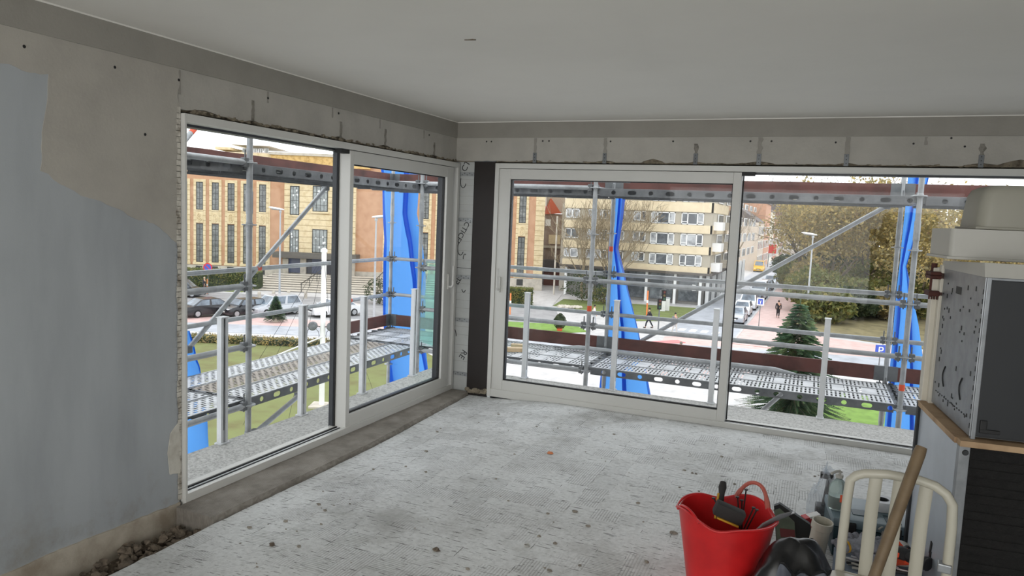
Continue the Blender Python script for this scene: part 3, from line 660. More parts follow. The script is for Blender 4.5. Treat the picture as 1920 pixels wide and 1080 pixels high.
tarp('narrow twisted blue sheet tied to the second standard of the far scaffold', [(1146, 1178, 300), (1149, 1175, 345), (1146, 1166, 420), (1143, 1158, 466), (1142, 1172, 510), (1137, 1186, 560), (1136, 1203, 620), (1128, 1216, 680), (1120, 1227, 742), (1118, 1236, 800)], 2.60, 2, .07, seed=3)
tarp('blue sheet knotted in the middle, right of the far fixed pane', [(1700, 1748, 315), (1697, 1735, 370), (1691, 1724, 430), (1686, 1702, 500), (1680, 1712, 540), (1672, 1728, 610), (1662, 1742, 700), (1650, 1756, 810), (1645, 1760, 850)], 2.62, 2, .07, seed=5)
tarp('blue sheet showing at the left edge of the left window, under the deck', [(335, 352, 620), (325, 368, 680), (318, 378, 730), (312, 386, 790), (305, 392, 850), (300, 396, 900)], -2.22, 2, .06, axis=0, seed=8)
g = thing('glass_panel', 'greenish balustrade glass panels leaning against the scaffold by the corner', 'glass panel', (-.93, 1.50, .075))
for k, (dx, dz, hh) in enumerate(((0, 0, 1.02), (.03, 0, .98))):
    pl = [(-.36, .14), (-.34, .06), (-.28, .02), (-.15, 0), (.75, 0), (.75, hh), (-.30, hh)]
    MB().prism(pl, lambda a, z, k=k: (a+.04*k, .02*k+.12*z, z), lambda a, z, k=k: (a+.04*k, .02*k+.012+.12*z, z)).build('pane', M_GREEN, g, world=False)
# ---------------------------------------------------------------- the street: ground
M_PAVE = mat('pale_paving', (196, 194, 193), .5, c2=(174, 171, 170), scale=1.2)
M_PINK = mat('pink_clay_paving', (212, 180, 174), .5, c2=(196, 160, 154), scale=1.5)
M_ASPH = mat('wet_asphalt', (176, 180, 188), .4, c2=(150, 154, 162), scale=.8)
M_ASPHG = mat('grey_asphalt', (150, 149, 150), .6, c2=(128, 127, 128), scale=.9)
M_GRASS = mat('lawn_grass', (108, 120, 64), .95, c2=(88, 94, 52), scale=1.4, bump=.6, bscale=14)
M_GRASSB = mat('fresh_lawn_grass', (118, 150, 66), .95, c2=(96, 124, 52), scale=1.6, bump=.6, bscale=14)
M_GRASSD = mat('autumn_lawn', (116, 122, 72), .95, c2=(104, 98, 58), scale=.6, bump=.6, bscale=12)
M_WOODF = mat('park_floor', (128, 118, 84), .95, c2=(92, 84, 58), scale=.8, bump=.6, bscale=10)
M_RED = mat('red_lane', (212, 128, 128), .6)
M_WHITE = mat('white_paint', (236, 236, 234), .6, var=.04)
def ground(name, pts, m, dz, thick=.12, kind='structure'):
    """flat piece of ground; pts are (s, d) in the street's frame"""
    q = [F(s, d, 0) for s, d in pts]
    o = MB().prism([(p.x, p.y) for p in q], lambda a, b: (a, b, GZ+dz-thick), lambda a, b: (a, b, GZ+dz)).build(name, m); o['kind'] = kind; return o
def gw(name, pts, m, dz, thick=.12):      # the same from world x, y
    o = MB().prism(pts, lambda a, b: (a, b, GZ+dz-thick), lambda a, b: (a, b, GZ+dz)).build(name, m); return struct(o)
ground('ground', [(-140, -30), (150, -30), (150, 330), (-140, 330)], M_PAVE, 0.0)
ground('parking_road', [(-90, 58.6), (1.5, 61), (4.5, 62.5), (4.5, 73), (-2, 74.5), (-90, 75)], M_ASPHG, .02)
ground('pink_path', [(-90, 53.6), (-2, 55.6), (-2, 58.9), (-90, 58.6)], M_PINK, .03)
ground('road', [(-90, 50.2), (-3, 51.8), (9, 50.6), (40, 45.5), (60, 43), (60, 48), (40, 50.2), (14, 54.5), (2, 56.8), (-90, 53.5)], M_ASPH, .025)
ground('lawn', [(-90, 20), (-6, 21), (-4, 30), (-4.5, 45), (-7, 50), (-90, 49.9)], M_GRASSD, .06)
ground('lawn', [(-3.2, 58.2), (4.3, 57.6), (6.3, 58.8), (5.6, 62), (-3.2, 62.6)], M_GRASSB, .07)
ground('front_lawn', [(4.4, 75.5), (6.3, 74.0), (11.5, 66.5), (15.2, 67.5), (20.5, 78.5), (5.9, 82)], M_GRASS, .06)
ground('front_lawn', [(-45, 75.6), (-28.5, 76), (-27.5, 90), (-45, 90)], M_GRASS, .06)
ground('garden_path', [(2.9, 73.8), (4.2, 74.6), (6.2, 88), (4.9, 88)], M_PAVE, .05)
gw('street', [(-9.1, 56), (-2.75, 54.5), (-2.6, 260), (-9.1, 260)], M_ASPH, .03)
gw('pavement', [(-2.6, 52), (.9, 51.6), (1.2, 260), (-2.5, 260)], M_PINK, .06)
gw('pavement_kerb', [(-2.78, 52), (-2.6, 52), (-2.5, 260), (-2.68, 260)], M_PAVE, .09)
gw('park_ground', [(1.3, 63), (16, 57.5), (60, 60), (80, 260), (1.4, 260)], M_WOODF, .07)
ground('plaza_ground', [(8, 43.5), (19, 41.5), (19, 61), (12.5, 58)], M_PINK, .015)
gw('plaza_ground', [(-1, 44.5), (16, 45.5), (24, 50), (24, 56), (12, 57.5), (1.2, 62), (-2.6, 62), (-4, 52)], M_PINK, .012)
ground('lawn', [(13.5, 30), (24, 30), (26, 39), (19, 40.5), (14, 38)], M_GRASSB, .07)
ground('red_lane', [(9.9, 53.6), (13.6, 55.4), (13.2, 56.4), (9.6, 54.6)], M_RED, .045)
for i in range(6):                       # the zebra crossing
    gw('crossing_stripe', [(-8.6+i*.95, 56.2), (-8.05+i*.95, 56.2), (-8.05+i*.95, 57.6), (-8.6+i*.95, 57.6)], M_WHITE, .05)
for i in range(3): gw('crossing_stripe', [(-7.9+i*1.5, 53.5), (-7.2+i*1.5, 53.4), (-7.0+i*1.5, 54.6), (-7.7+i*1.5, 54.7)], M_WHITE, .06)
# ---------------------------------------------------------------- buildings
M_BRICK = mat('orange_brick', (194, 152, 120), .9, c2=(180, 136, 104), scale=1.1, bump=.1)
M_STONE = mat('yellow_stone', (220, 202, 164), .85, c2=(202, 180, 138), scale=2.2, bump=.25, bscale=8)
M_JOINT = mat('stone_joint', (150, 126, 84), .9)
M_PLINTH = mat('pale_plinth_stone', (196, 188, 174), .85, c2=(170, 162, 150), scale=1.5)
M_BARS = mat('dark_window_bars', (58, 58, 56), .6)
M_PANE = mat('dark_window_glass', (92, 94, 92), .25, c2=(140, 142, 138), scale=1.4, spec=.7)
M_PANEL = mat('light_window_glass', (150, 156, 154), .25, c2=(112, 116, 114), scale=1.6, spec=.7)
BD = 91.0
b1 = thing('town_building', 'long orange brick public building with tall narrow leaded windows and yellow stone surrounds', 'building', F(-20, BD, GZ), FA)
def fb(mb, s0, z0, s1, z1, d0, d1, b=0):     # box in facade coordinates: s along, z up, d = distance in front (-) or behind (+) of the facade plane
    return mb.box(s0+20, d0, z0-GZ, s1+20, d1, z1-GZ)
def bpart(nm, mb, m, par=None, P=None):
    o = bpy.data.objects.new(nm, mb.mesh(nm, m)); COL.objects.link(o); o.parent = par or b1; return o
def S_(u, v=420): return sdz(u, v, BD)[0]
def Z_(u, v): return sdz(u, v, BD)[1]
TOP = 8.0; sR = S_(1019, 440)
bpart('wall', fb(MB(), -62, -6.3, sR, TOP, 0, 14), M_BRICK)
bpart('plinth', fb(MB(), -62, GZ, sR+.1, -6.05, -.25, 14), M_PLINTH)
bpart('parapet', fb(MB(), -62, TOP-.45, sR+.15, TOP+.1, -.3, 14), M_STONE)
def stonework(s0, s1, z0, z1, d=-.12):
    o = bpart('stone_surround', fb(MB(), s0, z0, s1, z1, d, .05), M_STONE); j = MB(); z = z0+.5
    while z < z1-.2: fb(j, s0, z, s1, z+.045, d-.006, d+.01); z += .62
    bpart('stone_joint', j, M_JOINT, o); return o
def leaded(s, w, z0, z1, nx, nz, d=-.02, pane=None):
    f = MB(); k = .10
    fb(f, s-w/2, z0, s-w/2+k, z1, d-.06, d+.06); fb(f, s+w/2-k, z0, s+w/2, z1, d-.06, d+.06); fb(f, s-w/2, z0, s+w/2, z0+k, d-.06, d+.06); fb(f, s-w/2, z1-k, s+w/2, z1, d-.06, d+.06)
    for i in range(1, nx): x = s-w/2+w*i/nx; fb(f, x-.03, z0, x+.03, z1, d-.05, d+.05)
    for i in range(1, nz): z = z0+(z1-z0)*i/nz; fb(f, s-w/2, z-.03, s+w/2, z+.03, d-.05, d+.05)
    o = bpart('window', f, M_BARS); bpart('pane', fb(MB(), s-w/2+.02, z0+.02, s+w/2-.02, z1-.02, d-.045, d-.03), pane or M_PANE, o); return o
def medallion(s, w, z0, z1, seed):
    o = bpart('relief_panel', fb(MB(), s-w/2, z0+.1, s+w/2, z1-.1, -.16, .0), M_STONE); r = MB(); c = (s+20, -.17, (z0+z1)/2-GZ); h = (z1-z0)*.30
    pts = [(c[0]+w*.30*math.cos(t*2*PI/14), c[1], c[2]+h*math.sin(t*2*PI/14)) for t in range(14)]
    r.path(pts, .06, 6, closed=True); r.path([(c[0], c[1], c[2]-h*1.2), (c[0], c[1], c[2]+h)], .07, 6)
    for sg in (-1, 1): r.path([(c[0], c[1], c[2]-h*.6), (c[0]+sg*w*.22, c[1], c[2]-h*.1), (c[0]+sg*w*.12, c[1], c[2]+h*.5)], .06, 6)
    bpart('carved_relief', r, M_JOINT if seed % 3 == 9 else M_STONE, o)
zu1, zu0 = Z_(400, 342), Z_(400, 394); zl1, zl0 = Z_(400, 420), Z_(400, 492)
def bay(s, seed):
    w = .92
    for a, b in ((s-.76, s-.44), (s+.44, s+.76)): stonework(a, b, zl0-.25, zu1+.35)
    bpart('lintel_stone', fb(MB(), s-.46, zu1, s+.46, zu1+.35, -.12, .05), M_STONE); bpart('sill_stone', fb(MB(), s-.82, zl0-.3, s+.82, zl0, -.22, .05), M_STONE)
    bpart('sill_stone', fb(MB(), s-.46, zu0-.16, s+.46, zu0, -.18, .05), M_STONE)
    leaded(s, w, zu0, zu1, 2, 5); leaded(s, w, zl0, zl1, 2, 7); medallion(s, w, zl1, zu0-.1, seed)
    bpart('cellar_window', fb(MB(), s-.4, -6.95, s+.4, -6.15, -.27, -.1), M_BARS)
for i in range(12): bay(S_(492.5-29.4*i), i)
for i in range(7): bay(S_(979-30.3*i), i+10)
# stone portal with the wide middle windows
ps0, ps1 = S_(535), S_(668); zt = Z_(600, 291)
bpart('portal', fb(MB(), ps0, -6.3, ps1, zt, -.5, .1), M_STONE)
j = MB(); z = -5.6
while z < zt-.3: fb(j, ps0, z, ps1, z+.05, -.507, -.48); z += .72
bpart('stone_joint', j, M_JOINT)
bpart('portal_cornice', fb(MB(), ps0-1.9, zt-.2, ps1+1.9, zt+.12, -.8, 1.4), M_PLINTH)
bpart('frieze', fb(MB(), ps0-1.7, zt-1.5, ps1+1.7, zt-.2, -.62, .2), mat('carved_frieze', (214, 180, 118), .9, c2=(176, 138, 82), scale=2.6, bump=.8, bscale=5))
for (u, wpx, nx) in ((554.4, 17, 3), (602, 28, 4), (649, 17, 3)):
    s, w_ = S_(u), wpx/FPX*BD
    for (a, b, nz) in ((Z_(u, 397 if nx == 4 else 403), Z_(u, 349), 4), (Z_(u, 474), Z_(u, 430), 3)):
        o = leaded(s, w_, a, b, nx, nz, -.5, M_PANEL)
        bpart('sill_stone', fb(MB(), s-w_/2-.15, a-.2, s+w_/2+.15, a, -.66, -.4), M_STONE)
        for k in range(5):          # paper stars hung in these windows
            x, zz = s+(R_.random()-.5)*w_*.7, a+(b-a)*(.15+.7*R_.random()); r = .10+.08*R_.random()
            p = [(x+20+r*(1 if q % 2 else .45)*math.sin(q*PI/5), zz-GZ+r*1.3*(1 if q % 2 else .45)*math.cos(q*PI/5)) for q in range(10)]
            bpart('paper_star', MB().prism(p, lambda m_, n_: (m_, -.59, n_), lambda m_, n_: (m_, -.575, n_)), M_WHITE, o)
    if nx == 4: medallion(s, w_+.3, Z_(u, 430), Z_(u, 403), 3)
# entrance: dark recess, canopy, pillars and doors
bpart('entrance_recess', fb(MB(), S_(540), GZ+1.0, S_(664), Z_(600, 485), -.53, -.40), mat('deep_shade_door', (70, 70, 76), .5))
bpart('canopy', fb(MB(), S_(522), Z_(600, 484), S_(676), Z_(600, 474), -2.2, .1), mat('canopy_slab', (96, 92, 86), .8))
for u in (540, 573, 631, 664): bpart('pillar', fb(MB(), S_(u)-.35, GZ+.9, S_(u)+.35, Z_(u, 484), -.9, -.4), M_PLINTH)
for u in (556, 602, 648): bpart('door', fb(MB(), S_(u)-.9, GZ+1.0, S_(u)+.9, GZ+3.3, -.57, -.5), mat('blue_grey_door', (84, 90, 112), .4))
for u in (505, 535): bpart('quoin', fb(MB(), S_(u)-.1, -6.0, S_(u)+.1, TOP-.5, -.08, .05), M_STONE)
stonework(S_(1003.5), sR+.06, -6.1, TOP-.4, -.10); stonework(S_(722)-.2, S_(722)+.2, -6.1, TOP-.5, -.1)
bpart('side_wall', fb(MB(), sR-.02, -6.1, sR+.02, TOP-.4, .3, 13), M_STONE)
for (a, b, z) in ((-62, -30, 8.0), (1, sR, 8.0)): bpart('roof', fb(MB(), a, z-.3, b, z+.35, 2.5, 12), M_PLINTH)
# the wide flight of steps: every tread a piece of its own
st = thing('entrance_steps', 'wide flight of pale stone steps leading up to the public building', 'steps', F(-24, 78, GZ), FA)
for i in range(8):
    MB().bev(-6.5+i*.18, i*1.35, i*.125, 18-i*.1, i*1.35+1.6, (i+1)*.125, .02).build('step', M_PLINTH, st, world=False)
    MB().box(-6.4+i*.18, i*1.35-.012, i*.125+.0, 17.8-i*.1, i*1.35-.004, (i+1)*.125-.035).build('step_riser', mat('dark_riser', (118, 114, 106), .9), st, world=False)  # riser faces darker than the treads
for x in (1.2, 8.5):
    h = MB().path([(x, -.2, .95), (x, 9.6, 2.0)], .05, 6)
    for k in range(4): h.tube((x, 3.1*k, .3*k+.0), (x, 3.1*k, .95+.34*k), .04, 6)
    h.build('handrail', M_BARS, st, world=False)
# roofs seen above it
ph = thing('penthouse', 'glazed white roof storey seen above the brick building', 'roof storey', F(-36, 106, 0), FA)
def rel(u, v, d, s0): a = sdz(u, v, d); return a[0]-s0, a[1]
def pbox(par, u0, v0, u1, v1, d, d0, d1, m, nm):
    s0 = (par.location-CAM).dot(FR); a, b = rel(u0, v0, d, s0), rel(u1, v1, d, s0); return MB().box(a[0], d0, b[1], b[0], d1, a[1]).build(nm, m, par, world=False)
M_CREAM = mat('cream_render', (228, 210, 176), .85)
pbox(ph, 452, 284, 508, 320, 106, 0, 8, M_CREAM, 'wall'); pbox(ph, 436, 272, 510, 275, 106, -1.2, 9, M_WHITE, 'roof')
for i in range(5): pbox(ph, 455+i*10, 278, 463+i*10, 292, 106, -.1, .1, M_PANEL, 'window')
pbox(ph, 480, 288, 512, 320, 106, -2.2, -.2, mat('pale_pink_render', (226, 198, 178), .85), 'terrace_wall')
for i in range(6): pbox(ph, 486+i*4, 282, 486.5+i*4, 289, 106, -2.2, -2.1, M_ALU, 'railing')
ph2 = thing('roof_block', 'cream roof block with a flat edge at the left end of the brick building', 'roof storey', F(-42, 104, 0), FA)
pbox(ph2, 300, 280, 452, 330, 104, 0, 8, M_CREAM, 'wall'); pbox(ph2, 300, 277.5, 395, 280, 104, -.4, 8, M_PLINTH, 'coping'); pbox(ph2, 404, 275, 432, 281, 104, -.1, 8, M_STONE, 'parapet')
for i in range(3): pbox(ph2, 364+i*8, 268+(i % 2)*3, 368+i*8, 279, 104, 2, 2.5, M_WHITE, 'roof_vent')
# apartment block: bands of cream spandrel and grey window strips
AY0 = 76.8; AX0 = hit(1057, 450, 1, AY0).x; AXR = -8.2; AY1 = 150
ab = thing('apartment_block', 'cream apartment block with long window bands on the street corner', 'building', (AXR, AY0, GZ), 0)
M_SPAN = mat('cream_spandrel', (222, 206, 174), .85, c2=(210, 192, 160), scale=1.2); M_GREYW = mat('grey_panel', (176, 168, 152), .85)
M_UPVC = mat('white_window_frame', (236, 236, 234), .5, var=.03); M_CURT = mat('net_curtain_glass', (186, 188, 190), .35, c2=(96, 98, 102), scale=1.1, spec=.6); M_DARKG = mat('dark_room_glass', (70, 74, 80), .25, c2=(120, 126, 130), scale=1, spec=.7)
def ap(nm, mb, m, par=ab): o = bpy.data.objects.new(nm, mb.mesh(nm, m)); COL.objects.link(o); o.parent = par; return o
zA = lambda v: hit(1250, v, 1, AY0).z - GZ
xA = lambda u, v=450: hit(u, v, 1, AY0).x - AXR
rows = [(361, 378), (396, 420), (435, 459.5), (474, 497)]        # window strips (top, bottom), px at x=1250
gz = zA(508)
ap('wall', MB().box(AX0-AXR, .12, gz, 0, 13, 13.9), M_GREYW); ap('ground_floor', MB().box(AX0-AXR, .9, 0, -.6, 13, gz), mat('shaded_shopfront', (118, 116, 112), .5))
edges = [zA(508)] + [z for r in reversed(rows) for z in (zA(r[1]), zA(r[0]))] + [13.2]
for i in range(0, len(edges), 2):
    ap('spandrel', MB().box(AX0-AXR-.05, -.05, edges[i], .05, .2, edges[i+1] if i+1 < len(edges) else 14), M_SPAN)
    ap('spandrel_side', MB().box(-.15, -.05, edges[i], .05, 14, edges[i+1]), M_SPAN)
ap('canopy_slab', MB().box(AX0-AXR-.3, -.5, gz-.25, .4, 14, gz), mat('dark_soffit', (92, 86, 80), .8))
def awin(x0, x1, z0, z1, split, dark, y=.0):
    f = MB(); k = .09; f.box(x0, y-.02, z0, x0+k, y+.14, z1); f.box(x1-k, y-.02, z0, x1, y+.14, z1); f.box(x0, y-.02, z0, x1, y+.14, z0+k); f.box(x0, y-.02, z1-k, x1, y+.14, z1)
    for q in split: x = x0+(x1-x0)*q; f.box(x-.06, y-.02, z0, x+.06, y+.14, z1)
    if len(split) == 2:
        for a, b in ((x0, x0+(x1-x0)*split[0]), (x0+(x1-x0)*split[1], x1)): f.box(a, y-.01, z0+.28, b, y+.12, z0+.35)
    o = ap('window', f, M_UPVC); e = [0]+list(split)+[1]
    for i in range(len(e)-1):
        a, b = x0+(x1-x0)*e[i], x0+(x1-x0)*e[i+1]; ap('pane', MB().box(a+.04, y+.05, z0+.05, b-.04, y+.08, z1-.05), M_DARKG if dark[i % len(dark)] else M_CURT, o)
    return o
for ri, (vt, vb) in enumerate(rows):
    z0, z1 = zA(vb)+.05, zA(vt)-.1; drift = -2.2*ri+2.2
    for wi, (u0, u1, sp, dk) in enumerate([(1061, 1087, (.45,), (1, 1)), (1102, 1112, (), (0,)), (1118, 1142, (.5,), (0, 1)), (1150, 1172, (.5,), (1, 0)), (1188, 1212, (.55,), (0, 1)), (1221, 1266, (.27, .75), (0, 1, 0)), (1278, 1320, (.28, .72), (0, 0, 1))]):
        f = 1+(1.0 if u1 > 1200 else .6)*0; x0, x1 = xA(u0+drift, vt+12), xA(u1+drift, vt+12)
        awin(x0, x1, z0 + (.0 if u1 > 1215 else .22), z1, sp, [(d+ri*(wi % 3 == 0)) % 2 for d in dk])
for u in (1058, 1108, 1160, 1210, 1264, 1312):          # ground-floor columns and shop panes
    x = xA(u, 540); ap('column', MB().box(x-.14, .25, 0, x+.14, .55, gz-.2), M_UPVC)
for u0, u1 in ((1112, 1155), (1166, 1206), (1216, 1258), (1270, 1306)): ap('shop_window', MB().box(xA(u0, 540), .80, .35, xA(u1, 540), .88, gz-.35), M_DARKG)
ap('shop_poster', MB().box(xA(1297, 520), .72, 1.6, xA(1304, 520), .76, 2.3), M_WHITE)
# its street side runs away along the road
for k in range(7):
    y = 4+k*7.5
    for (vt, vb) in rows: 
        z0, z1 = zA(vb)+.1, zA(vt)-.1; f = MB(); f.box(.05, y, z0, .16, y+4.2, z1); o = ap('side_window', f, M_UPVC); ap('pane', MB().box(.14, y+.15, z0+.1, .18, y+2.0, z1-.1).box(.14, y+2.2, z0+.1, .18, y+4.05, z1-.1), M_DARKG, o)
for k in range(2):
    y = 1.2+k*9; 
    for (vt, vb) in rows[1:]: ap('balcony', MB().box(.0, y, zA(vb)-.5, 1.0, y+2.2, zA(vb)+.45), M_UPVC if k == 0 else M_GREYW)
for k in range(9):
    y = 1.5+k*5; ap('street_pillar', MB().box(-.45, y, 0, -.1, y+.4, gz), M_UPVC); ap('street_shop', MB().box(-.55, y+.6, .2, -.45, y+4.6, gz-.4), M_DARKG)
# houses further down the street and the gap house beside the brick building
gh = thing('gap_house', 'small brown house with a red tiled gable in the gap between the two big buildings', 'house', F(6.0, 100, GZ), FA)
def hb(nm, u0, v0, u1, v1, d, y0, y1, m): s0 = 6.0; a, b = sdz(u0, v0, d), sdz(u1, v1, d); return MB().box(a[0]-s0, y0, b[1]-GZ, b[0]-s0, y1, a[1]-GZ).build(nm, m, gh, world=False)
M_GBR = mat('grey_brown_brick', (164, 146, 134), .9, c2=(134, 116, 106), scale=1.5)
hb('wall', 1018, 400, 1062, 560, 100, 0, 10, M_GBR); hb('wall_pale', 1030, 330, 1062, 400, 100, 3, 12, M_GREYW); hb('garage', 1019, 508, 1056, 560, 100, -1.5, 0, mat('dark_red_brick', (118, 82, 74), .9))
hb('cream_panel', 1029, 440, 1050, 458, 100, -.1, 0, M_CREAM); hb('window', 1023, 411, 1032, 424, 100, -.12, 0, M_UPVC); hb('pale_band', 1019, 460, 1056, 466, 100, -.3, 0, M_PLINTH); hb('dark_lean_to', 1019, 486, 1052, 508, 100, -1.8, 0, mat('slate', (92, 88, 88), .8))
a, b, c = sdz(1020, 402, 100), sdz(1033, 380, 100), sdz(1052, 400, 100)
MB().prism([(a[0]-6, a[1]-GZ), (b[0]-6, b[1]-GZ+.6), (c[0]-6, c[1]-GZ)], lambda x, z: (x, -.3, z), lambda x, z: (x, 9, z)).build('gable_roof', mat('red_roof_tiles', (196, 104, 78), .85), gh, world=False)
hb('drainpipe', 1055.5, 380, 1057.5, 570, 92, -8, -7.8, M_PLINTH)
tag(MB().bev(AX0-.5, AY0-1.6, GZ, AX0-.32, AY0-1.4, GZ+9.4, .03).build('concrete_post', M_PLINTH), 'tall thin concrete post standing before the gap between the two buildings', 'post')
hc = [(210, 196, 180), (196, 150, 122), (224, 216, 200), (176, 128, 106), (204, 190, 168), (150, 120, 108), (220, 204, 176)]
for i in range(6):
    y = 152+i*17; h = 10+3*((i*7) % 4)/2
    t = thing('street_house', ['pale', 'orange brick', 'white', 'red-brown', 'sand-coloured', 'dark brick'][i]+' town house far down the left side of the street', 'house', (-9.2, y, GZ), 0)
    m1 = mat('house_render_%d' % i, hc[i], .85, scale=.8)
    MB().box(-9, 0, 0, 0, 16.4, h).build('wall', m1, t, world=False); MB().prism([(-9.3, h), (.3, h), (-4.5, h+3.2)], lambda x, z: (x, 0, z), lambda x, z: (x, 16.4, z)).build('roof', mat('slate_roof', (104, 96, 94), .8), t, world=False)
    for k in range(3):
        for q in range(4): o = MB().box(-.02, 1.2+q*4, 1.2+k*3.1, .08, 3.2+q*4, 3.0+k*3.1).build('window', M_UPVC, t, world=False); MB().box(.05, 1.35+q*4, 1.35+k*3.1, .1, 3.05+q*4, 2.85+k*3.1).build('pane', M_DARKG, o, world=False)
t = thing('street_house', 'broad pale block closing the far end of the street', 'house', (-14, 262, GZ), 0)
MB().box(-6, 0, 0, 24, 10, 15).build('wall', mat('house_render_9', (206, 196, 184), .85), t, world=False); MB().prism([(-6.5, 15), (24.5, 15), (9, 21)], lambda x, z: (x, 0, z), lambda x, z: (x, 10, z)).build('roof', MATS['slate_roof'], t, world=False)
for k in range(4):
    for q in range(8): o = MB().box(-4+q*3.4, -.1, 1.6+k*3.3, -2+q*3.4, 0, 3.6+k*3.3).build('window', M_UPVC, t, world=False); MB().box(-3.85+q*3.4, -.13, 1.75+k*3.3, -2.15+q*3.4, -.1, 3.45+k*3.3).build('pane', M_DARKG, o, world=False)
# ---------------------------------------------------------------- cars
M_TYRE = mat('tyre_rubber', (26, 26, 27), .85); M_RIM = mat('alloy_rim', (170, 172, 175), .4, .5); M_CGLASS = mat('car_glass', (66, 76, 88), .12, spec=.9, c2=(120, 136, 150), scale=.9)
M_LAMP = mat('clear_headlamp', (220, 224, 228), .15); M_TAIL = mat('red_tail_lamp', (170, 30, 28), .3); M_PLATE = mat('number_plate', (232, 232, 228), .5)
CARS = {}
def car(label, p, rz, colr, kind='saloon', group=None):
    """L x W x H car; forward is +x"""
    Ln, W, H, bon, wsb, wst, rwt, rwb = {'saloon': (4.7, 1.82, 1.45, .95, 1.35, .55, -.85, -1.7), 'small': (3.8, 1.7, 1.42, .98, .95, .45, -1.3, -1.75), 'mpv': (4.5, 1.82, 1.66, 1.05, 1.35, .55, -1.7, -2.1), 'van': (5.2, 1.95, 2.2, 1.25, 1.75, 1.15, -2.45, -2.52)}[kind]
    t = thing('car', label, 'car', p, rz, group); mb_ = mat('car_paint_%d_%d_%d' % colr, colr, .22, .15, var=.03, spec=.7)
    h = Ln/2; belt = .92 if kind != 'van' else 1.2
    prof = [(-h, .42), (-h, .78), (-h+.06, belt), (rwb, belt+.02), (wsb, belt+.01), (h-.35, bon-.18), (h-.04, .68), (h, .42), (h-.1, .24), (-h+.1, .24)]
    st = [(-1, .10), (-.96, .03), (0, 0), (.96, .03), (1, .10)]
    m = MB(); n = len(prof)
    for (k, ins) in st:
        for (x, z) in prof:
            m.v.append((x*(1-ins*.35), k*W/2*(1-.04*(z > .7)), .24+(z-.24)*(1-ins*.7)+.0))
    for i in range(len(st)-1):
        for k in range(n): m.f.append((i*n+k, i*n+(k+1) % n, (i+1)*n+(k+1) % n, (i+1)*n+k))
    m.f += [tuple(range(n)), tuple((len(st)-1)*n+k for k in range(n))]
    body = m.build('body', mb_, t, world=False, smooth=True)
    wr = W/2-.20 if kind != 'van' else W/2-.1; wb_ = W/2-.03
    roof = MB().add([(rwb, -wb_, belt), (wsb, -wb_, belt), (wsb, wb_, belt), (rwb, wb_, belt), (rwt, -wr, H), (wst, -wr, H), (wst, wr, H), (rwt, wr, H)], MB.BF).build('roof', mb_, t, world=False)
    def q(a, b, s): return tuple(a[i]+(b[i]-a[i])*s for i in range(3))
    def pane(nm, A, B, C, D, off, mi=.08):
        c = [q(q(A, B, s), q(D, C, s), r) for (s, r) in ((mi, .10), (1-mi, .10), (1-mi, .90), (mi, .90))]
        MB().add([tuple(v[i]+off[i] for i in range(3)) for v in c] + [tuple(v[i]-off[i]*.2 for i in range(3)) for v in c], MB.BF).build(nm, M_CGLASS, t, world=False)
    pane('windscreen', (wsb, -wb_, belt), (wsb, wb_, belt), (wst, wr, H), (wst, -wr, H), (.015, 0, .015))
    pane('rear_window', (rwb, -wb_, belt), (rwb, wb_, belt), (rwt, wr, H), (rwt, -wr, H), (-.015, 0, .012))
    mx = (wsb+rwb)/2-.1; tx = (wst+rwt)/2-.1
    for sg in (-1, 1):
        pane('side_window', (wsb, sg*wb_, belt), (mx, sg*wb_, belt), (tx, sg*wr, H), (wst, sg*wr, H), (0, sg*.014, .006)); pane('side_window', (mx, sg*wb_, belt), (rwb, sg*wb_, belt), (rwt, sg*wr, H), (tx, sg*wr, H), (0, sg*.014, .006))
        for x in (h*.62, -h*.58):
            M = Matrix.Rotation(PI/2, 3, 'X'); wq = MB().lathe([(.20, -.1), (.31, -.1), (.325, -.06), (.325, .06), (.31, .1), (.20, .1)], (x, sg*(W/2-.09), .325), 18, M).build('wheel', M_TYRE, t, world=False, smooth=True)
            MB().lathe([(.04, -.005), (.19, .0), (.205, .03), (.0, .035)], (x, sg*(W/2+.0), .325), 14, Matrix.Rotation(-sg*PI/2, 3, 'X')).build('rim', M_RIM, wq, world=False)
        MB().obox((h-.13, sg*(W/2-.30), .66), (.16, .34, .15), None, .04).build('headlamp', M_LAMP, t, world=False); MB().obox((-h+.05, sg*(W/2-.24), .78), (.1, .30, .15), None, .03).build('tail_lamp', M_TAIL, t, world=False)
        MB().obox((wsb-.15, sg*(W/2+.09), belt+.08), (.10, .16, .12), None, .03).build('mirror', mb_, t, world=False)
    for x in (h+.005, -h-.005): MB().obox((x, 0, .48), (.015, .5, .11)).build('number_plate', M_PLATE, t, world=False)
    MB().obox((h-.02, 0, .58), (.06, .8, .12), None, .02).build('grille', M_BLACK, t, world=False); MB().obox((0, 0, .27), (Ln*.9, W*.96, .14), None, .03).build('sill', M_BLACK, t, world=False)
    return t
def on(u, v, dz=.03): p = hit(u, v, 2, GZ); return Vector((p.x, p.y, GZ+dz))
car('black saloon seen from behind on the parking strip, left of the other parked cars', on(392, 592), FA+.85, (34, 33, 37), 'saloon', 'cars on the parking strip')
car('small black car with silver headlamps parked nose towards the room', on(458, 592), FA+PI+.9, (30, 31, 36), 'small', 'cars on the parking strip')
car('silver people carrier parked half behind the potted fir', on(516, 590), FA+PI+.9, (186, 190, 196), 'mpv', 'cars on the parking strip')
car('white car parked by the tall white lamp mast', on(628, 592), FA+PI+.7, (224, 226, 228), 'saloon', 'cars on the parking strip')
car('dark car parked before the hedge at the left edge of the window', on(338, 556), FA+.1, (48, 54, 60), 'mpv', 'cars on the parking strip')
